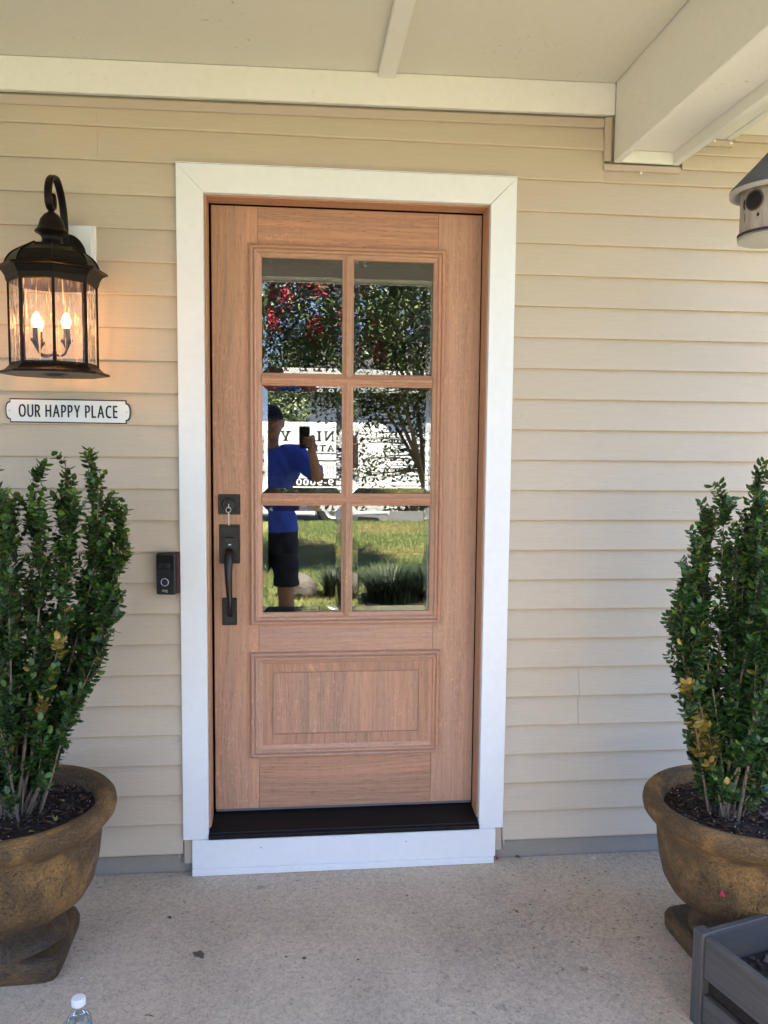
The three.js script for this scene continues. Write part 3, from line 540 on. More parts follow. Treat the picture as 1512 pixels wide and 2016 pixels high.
// ------------------------------------------------------------------ sign
{
  const s = thing('wall_sign', 'small white tin sign lettered OUR HAPPY PLACE under the lantern', 'sign', [-0.8855, 1.534, 0.0135]);
  s.rotation.z = -0.004;
  const plaque = (w, h, n, r) => { const q = new THREE.Shape(); const W = w / 2, H = h / 2; q.moveTo(-W + n, H); q.lineTo(W - n, H); q.lineTo(W - n, H - n * 0.9); q.absarc(W - n, 0, r, Math.asin((H - n * 0.9) / r), -Math.asin((H - n * 0.9) / r), true); q.lineTo(W - n, -H); q.lineTo(-W + n, -H); q.lineTo(-W + n, -H + n * 0.9); q.absarc(-W + n, 0, r, Math.PI + Math.asin((H - n * 0.9) / r), Math.PI - Math.asin((H - n * 0.9) / r), true); q.lineTo(-W + n, H); return q; };
  const shp = (w, h, n, r) => { const q = new THREE.Shape(), W = w / 2, H = h / 2, k = n; q.moveTo(-W + k, H); q.lineTo(W - k, H); q.lineTo(W - k, H - k * 0.75); q.bezierCurveTo(W - k * 0.3, H - k * 0.75, W, H - k * 1.3, W, 0); q.bezierCurveTo(W, -H + k * 1.3, W - k * 0.3, -H + k * 0.75, W - k, -H + k * 0.75); q.lineTo(W - k, -H); q.lineTo(-W + k, -H); q.lineTo(-W + k, -H + k * 0.75); q.bezierCurveTo(-W + k * 0.3, -H + k * 0.75, -W, -H + k * 1.3, -W, 0); q.bezierCurveTo(-W, H - k * 1.3, -W + k * 0.3, H - k * 0.75, -W + k, H - k * 0.75); q.lineTo(-W + k, H); return q; };
  const ex = (q, d) => new THREE.ExtrudeGeometry(q, { depth: d, bevelEnabled: true, bevelSize: 0.0006, bevelThickness: 0.0006, bevelSegments: 2, curveSegments: 10 });
  part('border', ex(shp(0.380, 0.074, 0.013), 0.003), gloss, s);
  part('face', move(ex(shp(0.372, 0.0665, 0.0125), 0.0012), 0, 0, 0.0036), phys({ color: lin(0.80, 0.80, 0.80), roughness: 0.35 }), s);
  const t = text('OUR HAPPY PLACE', fontReg, 0.0385, 0.0009, 0.60, 0.10);
  t.computeBoundingBox(); const w = t.boundingBox.max.x - t.boundingBox.min.x; t.scale(0.298 / w, 1, 1);
  const t2 = t.clone().translate(0.0009, 0.0004, 0);
  const t3 = t.clone().translate(-0.0009, -0.0004, 0); part('lettering', move(merge([t, t2, t3]), 0, -0.0192, 0.0055), gloss, s);
  for (const x of [-0.178, 0.178]) { const q = new THREE.SphereGeometry(0.0016, 8, 6); part('nail', move(q, x, 0, 0.0055), gloss, s); }
}
// ------------------------------------------------------------------ doorbell
{
  const b = thing('doorbell', 'black video doorbell with round button beside the white casing', 'doorbell', [-0.5835, 1.0175, 0.0128]);
  const wd = mat({ color: lin(0.10, 0.04, 0.035), roughness: 0.7 });
  part('wedge', polys([[[-0.034, -0.064, 0], [0.036, -0.064, 0], [0.036, -0.064, 0.016], [-0.034, -0.064, 0.004]], [[-0.034, 0.066, 0], [0.036, 0.066, 0], [0.036, 0.066, 0.016], [-0.034, 0.066, 0.004]], [[0.036, -0.064, 0], [0.036, 0.066, 0], [0.036, 0.066, 0.016], [0.036, -0.064, 0.016]], [[-0.034, -0.064, 0.004], [0.036, -0.064, 0.016], [0.036, 0.066, 0.016], [-0.034, 0.066, 0.004]], [[-0.034, -0.064, 0], [-0.034, 0.066, 0], [-0.034, 0.066, 0.004], [-0.034, -0.064, 0.004]]], { center: V(0, 0, 0.006) }), wd, b);
  const body = new THREE.Group(); body.name = 'body_unit';
  const bodyG = bx(-0.032, 0.0285, -0.065, 0.066, 0.0, 0.0245, 0.003); const turn = (g) => { g.rotateY(-0.17); return move(g, 0, 0, 0.0115); };
  const bodyM = part('body', turn(bodyG), matBlack, b);
  part('camera_window', turn(bx(-0.0305, 0.027, 0.016, 0.0635, 0.0246, 0.0262, 0.0008)), gloss, b);
  part('lens_housing', turn(bx(-0.020, 0.013, 0.0205, 0.037, 0.0263, 0.0285, 0.002)), mat({ color: lin(0.03, 0.035, 0.045), roughness: 0.25 }), b);
  const ln = new THREE.CylinderGeometry(0.0062, 0.0062, 0.003, 24); ln.rotateX(Math.PI / 2); part('lens', turn(move(ln, -0.003, 0.0288, 0.0292)), gloss, b);
  const tr = new THREE.TorusGeometry(0.0118, 0.0014, 8, 36); part('button_ring', turn(move(tr, -0.004, -0.0245, 0.0246)), mat({ color: lin(0.6, 0.6, 0.68), metalness: 0.6, roughness: 0.35 }), b);
  const bt = new THREE.CylinderGeometry(0.0102, 0.0102, 0.0016, 30); bt.rotateX(Math.PI / 2); part('button', turn(move(bt, -0.004, -0.0245, 0.0252)), mat({ color: lin(0.025, 0.025, 0.045), roughness: 0.4 }), b);
  const tx = text('ring', fontReg, 0.0085, 0.0004, 0.95, -0.03); part('lettering', turn(move(tx, -0.004, -0.0555, 0.0246)), mat({ color: lin(0.6, 0.6, 0.6), roughness: 0.5 }), b);
}
console.log('wall things done');
// ------------------------------------------------------------------ leaves
function leaves(list, { up = 0.25 } = {}) { // [p, dir, normal, length, width, colour]
  const P = [], N = [], U = [], C = [], a = V(0, 0, 0), s = V(0, 0, 0), n = V(0, 0, 0), ring = [[0, 0, 0], [0.3, 0.42, -0.10], [0.68, 0.40, -0.12], [1, 0, -0.06], [0.68, -0.40, -0.12], [0.3, -0.42, -0.10]];
  const tri = [[0, 1, 5], [1, 2, 5], [2, 4, 5], [2, 3, 4]];
  for (const [p, d, nn, L, w, c] of list) {
    s.crossVectors(d, nn).normalize(); n.crossVectors(s, d).normalize();
    const q = ring.map(([t, x, h]) => [p.x + d.x * t * L + s.x * x * w + n.x * h * L, p.y + d.y * t * L + s.y * x * w + n.y * h * L, p.z + d.z * t * L + s.z * x * w + n.z * h * L]);
    const nr = ring.map(([t, x]) => [n.x + s.x * x * 0.5 + d.x * (t - 0.4) * 0.4, n.y + s.y * x * 0.5 + d.y * (t - 0.4) * 0.4, n.z + s.z * x * 0.5 + d.z * (t - 0.4) * 0.4]);
    for (const f of tri) for (const k of f) { P.push(...q[k]); N.push(...nr[k]); U.push(ring[k][0], ring[k][1]); C.push(...c); }
  }
  return bufs(P, N, U, C);
}
const leafMat = phys({ vertexColors: true, roughness: 0.42, side: THREE.DoubleSide, transmission: 0.18, thickness: 0, specularIntensity: 0.9 });
const barkTex = texture(256, 512, (u, v) => { const k = 0.6 + 0.5 * vn(u * 14, v * 10, 14, 10, 601) + 0.3 * vn(u * 40, v * 60, 40, 60, 602); return [0.165 * k, 0.125 * k, 0.09 * k]; }, { rep: [1 / 0.08, 2] });
const barkMat = mat({ map: barkTex, roughness: 0.85 });
// ------------------------------------------------------------------ urns and shrubs
function urn(x, z, turn, label, foot) {
  const u = thing('stone_urn', label, 'planter', [x, 0, z], turn, 'cast stone urns beside the door');
  const prof = [[0.0, 0.128], [0.090, 0.128], [0.112, 0.133], [0.156, 0.150], [0.192, 0.176], [0.213, 0.212], [0.225, 0.260], [0.232, 0.310], [0.236, 0.352], [0.238, 0.368], [0.246, 0.378], [0.262, 0.388], [0.273, 0.402], [0.2765, 0.418], [0.274, 0.434], [0.265, 0.445], [0.251, 0.449], [0.238, 0.446], [0.226, 0.436], [0.220, 0.420], [0.214, 0.385], [0.20, 0.37], [0.0, 0.37]];
  part('bowl', lathe(prof, 96), urnMat, u);
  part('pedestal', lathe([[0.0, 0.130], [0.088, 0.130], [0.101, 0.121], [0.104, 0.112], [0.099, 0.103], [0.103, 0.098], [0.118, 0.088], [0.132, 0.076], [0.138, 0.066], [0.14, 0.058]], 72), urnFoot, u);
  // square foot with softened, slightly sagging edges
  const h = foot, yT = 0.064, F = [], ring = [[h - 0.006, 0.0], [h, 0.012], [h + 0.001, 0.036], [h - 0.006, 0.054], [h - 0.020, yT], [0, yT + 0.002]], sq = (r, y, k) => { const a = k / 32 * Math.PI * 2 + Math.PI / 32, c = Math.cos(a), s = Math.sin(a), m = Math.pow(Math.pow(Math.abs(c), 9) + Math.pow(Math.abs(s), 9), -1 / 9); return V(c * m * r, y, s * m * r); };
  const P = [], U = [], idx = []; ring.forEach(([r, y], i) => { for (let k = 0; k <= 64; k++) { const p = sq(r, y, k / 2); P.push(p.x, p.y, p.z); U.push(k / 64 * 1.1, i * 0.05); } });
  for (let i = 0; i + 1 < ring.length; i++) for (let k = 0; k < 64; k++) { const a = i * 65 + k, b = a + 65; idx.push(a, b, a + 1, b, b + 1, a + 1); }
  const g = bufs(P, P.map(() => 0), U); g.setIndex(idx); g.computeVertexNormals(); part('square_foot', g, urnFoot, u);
  // faint mould seam
  const seam = lathe([[0.1505, 0.152], [0.1855, 0.180], [0.2085, 0.215], [0.2226, 0.260], [0.2316, 0.310], [0.2366, 0.352]], 96); 
  // soil
  const sg = new THREE.CircleGeometry(0.219, 48, 0); const sr = new THREE.RingGeometry(0.001, 0.2195, 48, 12); sr.rotateX(-Math.PI / 2);
  const pos = sr.attributes.position, uv = sr.attributes.uv; for (let i = 0; i < pos.count; i++) { const X = pos.getX(i), Z = pos.getZ(i); pos.setY(i, 0.402 + 0.012 * (1 - Math.hypot(X, Z) / 0.22) + 0.010 * (vn(X * 30 + 50, Z * 30 + 50, 512, 512, 7) - 0.5)); uv.setXY(i, X + x, Z); } sr.computeVertexNormals();
  const soil = part('soil', sr, soilMat, u);
  const chips = [[], [], []], wh = [];
  for (let i = 0; i < 620; i++) { const a = R(0, 6.283), r = 0.212 * Math.sqrt(rnd()), L = R(0.003, 0.011), c = bx(-L, L, -0.0012, 0.0012, -L * R(0.2, 0.6), L * R(0.2, 0.5), 0); c.rotateZ(R(-0.5, 0.5)); c.rotateX(R(-0.5, 0.5)); c.rotateY(R(0, 6.28)); chips[Math.floor(rnd() * 2.5)].push(move(c, Math.cos(a) * r, 0.409 + 0.010 * (1 - r / 0.22) + R(0, 0.004), Math.sin(a) * r)); }
  chips.forEach((c, i) => { const m = part('mulch_chips', c, chipMats[i], soil); m.userData.kind = 'stuff'; });
  for (let i = 0; i < 90; i++) { const a = R(0, 6.283), r = 0.21 * Math.sqrt(rnd()), s = new THREE.TetrahedronGeometry(R(0.001, 0.0022)); wh.push(move(s, Math.cos(a) * r, 0.414 + 0.010 * (1 - r / 0.22), Math.sin(a) * r)); }
  part('perlite', wh, mat({ color: lin(0.7, 0.69, 0.66), roughness: 0.9 }), soil).userData.kind = 'stuff';
  return u;
}
urn(-0.955, 0.41, 0.03, 'brown cast stone urn holding the leafy shrub left of the door', 0.147);
urn(1.092, 0.575, 0.05, 'brown cast stone urn holding the leafy shrub right of the door', 0.160);
function shrub(x, z, y0, tips, seed, label, lean) {
  const s = thing('potted_shrub', label, 'shrub', [x, y0, z], 0, 'small-leaved upright shrubs in the urns');
  const r = rngOf(seed), Q = (a, b) => a + (b - a) * r(), list = [], wood = [], green = () => { const t = r(), b = Q(0.75, 1.25); if (t < 0.012) return [0.30 * b, 0.22 * b, 0.035 * b]; if (t < 0.24) return [0.085 * b, 0.155 * b, 0.022 * b]; return [0.033 * b, 0.080 * b, 0.017 * b]; };
  const yellow = () => { const b = Q(0.8, 1.2); return [0.36 * b, 0.25 * b, 0.045 * b]; };
  let stemNo = 0;
  for (const [tx, ty0, tz, spread, yel] of tips) {
    const ty = ty0 * 0.955;
    const bx0 = tx * 0.13 + Q(-0.03, 0.03), bz0 = tz * 0.13 + Q(-0.03, 0.03);
    const mid = V(bx0 + (tx - bx0) * 0.50 + Q(-0.015, 0.015), ty * 0.42, bz0 + (tz - bz0) * 0.50 + Q(-0.015, 0.015));
    const c = new THREE.CatmullRomCurve3([V(bx0, -0.02, bz0), V(bx0 + (mid.x - bx0) * 0.45, ty * 0.16, bz0 + (mid.z - bz0) * 0.45), mid, V(tx * 0.86 + mid.x * 0.14, ty * 0.76, tz * 0.86 + mid.z * 0.14), V(tx, ty, tz)]);
    const R0 = Q(0.003, 0.0065); const g = limb(c.getPoints(9), [R0, R0 * 0.85, R0 * 0.6, R0 * 0.35, 0.0012], 6, 2); wood.push(g);
    const n = Math.round(ty * 72);
    for (let i = 0; i < n; i++) {
      const t = Math.pow(Q(0.10, 1), 0.85), p = c.getPoint(t), tg = c.getTangent(t), az = Q(0, 6.283);
      const bare = t < 0.38 ? (r() < 0.55) : false; if (bare) continue;
      const out = V(Math.cos(az), 0, Math.sin(az)), d = tg.clone().multiplyScalar(Q(0.9, 1.6)).add(out.multiplyScalar(Q(0.35, 1.0))).normalize(), len = Q(0.02, 0.085) * spread * (1.0 - 0.25 * t);
      const yl = yel && t > 0.3 && t < 0.72 && r() < 0.45;
      const m = Math.max(3, Math.round(len / 0.0075));
      if (len > 0.03) wood.push(limb([p, p.clone().addScaledVector(d, len * 0.5).add(V(0, len * 0.02, 0)), p.clone().addScaledVector(d, len)], [0.0012, 0.0007], 4, 1));
      for (let k = 0; k < m; k++) {
        const f = (k + 0.6) / m, q = p.clone().addScaledVector(d, len * f), s1 = V(0, 1, 0).cross(d).normalize(), s2 = d.clone().cross(s1), aa = k * 1.62 + az;
        for (const o of [0, Math.PI]) {
          const side = s1.clone().multiplyScalar(Math.cos(aa + o)).addScaledVector(s2, Math.sin(aa + o)), ld = d.clone().multiplyScalar(Q(0.35, 0.95)).addScaledVector(side, 1).normalize(), nn = d.clone().addScaledVector(side, -0.35).add(V(Q(-0.3, 0.3), Q(0, 0.5), Q(-0.3, 0.3))).normalize();
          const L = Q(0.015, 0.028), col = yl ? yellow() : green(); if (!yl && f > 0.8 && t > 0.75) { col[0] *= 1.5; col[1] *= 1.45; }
          list.push([q, ld, nn, L, L * Q(0.60, 0.76), col]);
        }
      }
    }
  }
  part('branches', wood, barkMat, s).userData.kind = 'stuff';
  part('foliage', leaves(list), leafMat, s).userData.kind = 'stuff';
  console.log('shrub leaves', list.length);
  return s;
}
{
  const r = rngOf(91), Q = (a, b) => a + (b - a) * r(), A = [], B = [];
  // heights above the soil at y0 = 0.415
  for (const [x, y, z] of [[0.075, 0.99, 0.02], [0.148, 1.02, -0.02], [0.225, 1.02, 0.0], [0.25, 0.97, 0.05], [0.285, 0.90, -0.02], [0.0, 0.94, 0.06], [-0.06, 1.0, -0.03], [-0.15, 0.96, 0.02], [-0.24, 0.9, 0.0], [0.19, 0.92, 0.09], [0.12, 0.90, 0.11], [0.04, 0.86, 0.13], [0.295, 0.78, 0.02], [0.26, 0.66, 0.06], [0.225, 0.52, 0.03]]) A.push([x, y, z, 1, false]);
  for (let i = 0; i < 20; i++) { const a = Q(0, 6.28), q = Math.sqrt(r()); A.push([0.03 + 0.25 * q * Math.cos(a), Q(0.5, 0.92), 0.19 * q * Math.sin(a), 1, i % 5 === 0]); }
  for (let i = 0; i < 12; i++) { const a = Q(0, 6.28); A.push([0.11 * Math.cos(a), Q(0.12, 0.34), 0.10 * Math.sin(a), 0.8, false]); }
  shrub(-0.945, 0.41, 0.412, A, 5, 'tall dark green small-leaved shrub with yellowed leaves in the left urn');
  for (const [x, y, z] of [[0.035, 1.0, 0.0], [0.095, 1.03, 0.03], [-0.06, 0.93, 0.02], [-0.09, 0.90, -0.02], [-0.135, 0.82, 0.02], [-0.15, 0.74, 0.0], [-0.175, 0.64, 0.03], [0.02, 0.93, 0.07], [0.16, 1.0, 0.0], [0.22, 0.94, 0.02], [0.0, 0.85, 0.1]]) B.push([x, y, z, 1, false]);
  B.push([-0.172, 0.60, 0.04, 0.9, true], [-0.16, 0.70, 0.03, 0.9, true], [-0.15, 0.55, 0.05, 0.9, true]);
  for (let i = 0; i < 20; i++) { const a = Q(0, 6.28), q = Math.sqrt(r()); B.push([0.02 + 0.18 * q * Math.cos(a), Q(0.5, 0.9), 0.16 * q * Math.sin(a), 1, false]); }
  for (let i = 0; i < 14; i++) { const a = Q(0, 6.28); B.push([0.10 * Math.cos(a), Q(0.1, 0.3), 0.09 * Math.sin(a), 0.85, false]); }
  shrub(1.035, 0.585, 0.412, B, 6, 'tall green small-leaved shrub leaning in the right urn behind the grey box');
}
// fallen petals and leaves
const petalMat = mat({ color: lin(0.42, 0.015, 0.06), roughness: 0.7, side: THREE.DoubleSide });
function bit(name, label, cat, p, size, el, m, turn, tilt = 0.1, grp) {
  const n = 12, P = [], idx = []; P.push(0, size * 0.15, 0); for (let i = 0; i < n; i++) { const a = i / n * 6.283, w = 1 + 0.25 * Math.sin(a * 3 + turn); P.push(Math.cos(a) * size * el * w, Math.sin(a * 2 + turn) * size * 0.12, Math.sin(a) * size * w); } for (let i = 0; i < n; i++) idx.push(0, 1 + (i + 1) % n, 1 + i);
  for (let i = 0; i <= n; i++) P.push(P[i * 3], P[i * 3 + 1] - 0.0006, P[i * 3 + 2]); for (let i = 0; i < n; i++) { const o = n + 1; idx.push(o, o + 1 + i, o + 1 + (i + 1) % n); idx.push(1 + i, 1 + (i + 1) % n, o + 1 + (i + 1) % n, 1 + i, o + 1 + (i + 1) % n, o + 1 + i); }
  const g = bufs(P, P.map(() => 0)); g.setIndex(idx); g.computeVertexNormals(); g.setAttribute('uv', new THREE.Float32BufferAttribute(new Array(P.length / 3 * 2).fill(0), 2)); g.rotateX(tilt); g.rotateY(turn);
  const o = part(name, move(g, 0, 0, 0), m); o.position.set(...p); tag(o, label, cat, grp); return o;
}
const dryLeaf = mat({ color: lin(0.24, 0.11, 0.05), roughness: 0.8, side: THREE.DoubleSide }), darkBit = mat({ color: lin(0.04, 0.018, 0.012), roughness: 0.8, side: THREE.DoubleSide }), paleBit = mat({ color: lin(0.7, 0.7, 0.68), roughness: 0.7, side: THREE.DoubleSide });
bit('fallen_leaf', 'small orange brown dry leaf on concrete right of the door', 'leaf', [0.505, 0.0035, 0.33], 0.0095, 0.5, dryLeaf, 0.5, 0.05);
bit('fallen_leaf', 'tiny red brown leaf on concrete left of the door', 'leaf', [-0.556, 0.0025, 0.27], 0.008, 0.55, darkBit, 1.2, 0.05);
bit('fallen_leaf', 'reddish leaf scrap against wall foot right of the door', 'leaf', [0.60, 0.004, 0.004], 0.011, 0.6, dryLeaf, 1.5, 0.2);
bit('petal', 'crimson petal fallen at the lower right corner of the white kick board', 'petal', [0.524, 0.005, 0.01], 0.0065, 0.8, petalMat, 0.2, 0.3);
{ const o = bit('petal', 'crimson petal stuck on the side of the right urn', 'petal', [0.935, 0.278, 0.755], 0.0075, 0.8, petalMat, 0.2, 1.3); o.rotation.y = -0.85; }
{ const c = part('blossom', leaves(Array.from({ length: 26 }, () => [V(R(-0.008, 0.008), R(-0.012, 0.012), R(-0.006, 0.006)), V(R(-1, 1), R(-1, 1), R(-1, 1)).normalize(), V(R(-1, 1), R(-1, 1), R(-1, 1)).normalize(), R(0.006, 0.011), 0.008, [0.35, 0.012, 0.04]])), leafMat); c.position.set(1.045, 0.86, 0.765); tag(c, 'crimson fallen blossom caught in the right shrub', 'blossom'); }
bit('paper_scrap', 'small white paper scrap near wall by the right urn', 'scrap', [0.86, 0.003, 0.035], 0.012, 0.35, paleBit, 1.1, 0.05);
bit('paper_scrap', 'tiny white scrap on concrete right of the left urn foot', 'scrap', [-0.745, 0.002, 0.535], 0.005, 0.4, paleBit, 2.2, 0.05);
part('twig', tube([[-0.55, 0.003, 0.70], [-0.54, 0.006, 0.704], [-0.528, 0.003, 0.706]], 0.0011, 10, 5), darkBit).userData = { label: 'short dark twig on the concrete behind the bottle', category: 'twig' };
part('twig', tube([[0.53, 0.002, 0.40], [0.538, 0.003, 0.392], [0.548, 0.002, 0.388]], 0.0009, 10, 5), dryLeaf).userData = { label: 'thin brown twig below the orange leaf on concrete', category: 'twig' };
// clover and shed leaves on the soil
{
  const c = thing('clover_plant', 'low purple-leaved clover on the soil of the right urn', 'plant', [1.20, 0.412, 0.66]), L = [], st = [];
  for (let i = 0; i < 30; i++) { const p = V(R(-0.085, 0.07), R(0.006, 0.022), R(-0.05, 0.07)), a = R(0, 6.28), q = R(0.010, 0.016); st.push(limb([[p.x * 0.7, -0.004, p.z * 0.7], [p.x, p.y, p.z]], [0.0007, 0.0005], 4, 2)); for (let k = 0; k < 3; k++) L.push([p, V(Math.cos(a + k * 2.09), R(-0.05, 0.2), Math.sin(a + k * 2.09)).normalize(), V(R(-0.2, 0.2), 1, R(-0.2, 0.2)).normalize(), q, q * 1.1, [0.10, 0.055, 0.085]]); }
  part('leaves', leaves(L), leafMat, c).userData.kind = 'stuff'; part('stalks', st, barkMat, c).userData.kind = 'stuff';
}
{ const yl = mat({ color: lin(0.30, 0.27, 0.06), roughness: 0.7, side: THREE.DoubleSide }); for (const [x, z, s, t2, lab] of [[-0.822, 0.475, 0.011, 0.7, 'pale yellow shed leaf on soil right of the left shrub'], [-0.862, 0.545, 0.008, 2.0, 'small yellow shed leaf at the soil front of the left urn'], [-0.835, 0.36, 0.008, 1.2, 'small yellow shed leaf at the soil back of the left urn']]) bit('fallen_leaf', lab, 'leaf', [x, 0.421, z], s, 0.5, yl, t2, 0.15); }
// ------------------------------------------------------------------ grey planter box
{
  const b = thing('planter_box', 'weathered grey wooden planter box in the lower right corner', 'planter box', [0.815, 0, 0.838], 0.278);
  const greyTex = texture(512, 1024, (u, v) => { const k = 0.75 + 0.3 * vn(u * 60, v * 4, 60, 4, 701) + 0.25 * vn(u * 160, v * 12, 160, 12, 702), br = sm(0.72, 0.95, vn(u * 9, v * 5, 9, 5, 703)) * sm(0.4, 0.8, vn(u * 50, v * 10, 50, 10, 704)); return [0.082 * k + 0.05 * br, 0.075 * k + 0.02 * br, 0.070 * k - 0.015 * br]; }, { rep: [1 / 0.4, 1 / 0.8] });
  const gm = mat({ map: greyTex, roughness: 0.6 });
  const W = 0.62, D = 0.46, H = 0.245;
  for (const [x, z] of [[0, 0], [W - 0.034, 0], [0, D - 0.034], [W - 0.034, D - 0.034]]) part('corner_post', bx(x, x + 0.034, 0, H, z, z + 0.034, 0.002), gm, b);
  for (const [y0, y1] of [[0.015, 0.088], [0.132, 0.238]]) {
    part('plank', bx(0.035, W - 0.035, y0, y1, 0.006, 0.024, 0.002, { along: 'x' }), gm, b);
    part('plank', bx(0.035, W - 0.035, y0, y1, D - 0.024, D - 0.006, 0.002, { along: 'x' }), gm, b);
    for (const x of [0.006, W - 0.024]) { const g = bx(-D / 2 + 0.035, D / 2 - 0.035, y0, y1, -0.009, 0.009, 0.002, { along: 'x' }); g.rotateY(Math.PI / 2); part('plank', move(g, x + 0.009, 0, D / 2), gm, b); }
  }
  const soil = part('soil', bx(0.026, W - 0.026, 0.012, 0.150, 0.026, D - 0.026, 0.002), soilMat, b);
  const nug = [], nm = [[0.085, 0.055, 0.045], [0.05, 0.03, 0.024], [0.13, 0.10, 0.085], [0.03, 0.02, 0.016]], sph = new THREE.IcosahedronGeometry(1, 1);
  for (let i = 0; i < 900; i++) { const q = R(0.004, 0.0085), g = sph.clone(); g.scale(q, q * R(0.6, 0.9), q * R(0.7, 1)); const c = nm[Math.floor(rnd() * 4)], cc = []; for (let k = 0; k < g.attributes.position.count; k++) cc.push(...c); g.setAttribute('color', new THREE.Float32BufferAttribute(cc, 3)); nug.push(move(g, R(0.035, W - 0.035), 0.153 + R(-0.002, 0.010), R(0.035, D - 0.035))); }
  part('bark_nuggets', nug, mat({ vertexColors: true, roughness: 0.8 }), soil).userData.kind = 'stuff';
}
{ const g = new THREE.IcosahedronGeometry(0.075, 3), p = g.attributes.position; for (let i = 0; i < p.count; i++) { const v = V(p.getX(i), p.getY(i), p.getZ(i)), k = 0.8 + 0.4 * vn(v.x * 22 + 40, v.y * 22 + v.z * 17 + 40, 256, 256, 12); p.setXYZ(i, v.x * k * 1.2, Math.max(v.y * k * 0.75, -0.05), v.z * k); } g.computeVertexNormals(); const s = part('stone', g, mat({ color: lin(0.42, 0.40, 0.36), bumpMap: roller, bumpScale: 0.004, roughness: 0.9 })); s.position.set(1.235, 0.05, 0.70); tag(s, 'pale grey stone between right urn and grey planter box', 'stone'); }
// ------------------------------------------------------------------ water bottle
{
  const b = thing('water_bottle', 'clear plastic water bottle with white cap at bottom left', 'bottle', [-0.655, 0, 0.905]); b.rotation.z = 0.0;
  const pet = phys({ color: lin(0.97, 0.985, 1), transmission: 1, thickness: 0, roughness: 0.04, ior: 1.5 });
  part('body', lathe([[0.0, 0.004], [0.022, 0.0015], [0.029, 0.003], [0.032, 0.012], [0.032, 0.045], [0.0305, 0.05], [0.032, 0.055], [0.032, 0.085], [0.0305, 0.09], [0.032, 0.095], [0.032, 0.118], [0.0315, 0.132], [0.027, 0.152], [0.019, 0.170], [0.0135, 0.180], [0.0125, 0.186], [0.0125, 0.196]], 48), pet, b);
  part('water', lathe([[0, 0.0065], [0.0215, 0.004], [0.0282, 0.0055], [0.031, 0.013], [0.031, 0.120], [0.0303, 0.132], [0.0262, 0.1505], [0.0245, 0.156], [0.0, 0.156]], 48), phys({ color: lin(0.97, 0.99, 1), transmission: 1, thickness: 0.03, roughness: 0, ior: 1.33, attenuationColor: lin(0.8, 0.92, 1), attenuationDistance: 1 }), b);
  part('label_band', lathe([[0.0324, 0.058], [0.0326, 0.06], [0.0326, 0.122], [0.0324, 0.124]], 48), mat({ color: lin(0.75, 0.8, 0.86), roughness: 0.4, side: THREE.DoubleSide }), b);
  const cg = [lathe([[0, 0.2035], [0.0125, 0.2035], [0.0143, 0.202], [0.0148, 0.1995], [0.0148, 0.1865], [0.0140, 0.186], [0.013, 0.186]], 60)]; for (let i = 0; i < 48; i++) { const a = i / 48 * 6.283, r = bx(-0.0004, 0.0004, 0.1875, 0.1995, 0.0146, 0.0153, 0); r.rotateY(a); cg.push(r); }
  part('cap', cg, mat({ color: lin(0.82, 0.83, 0.85), roughness: 0.4 }), b);
}
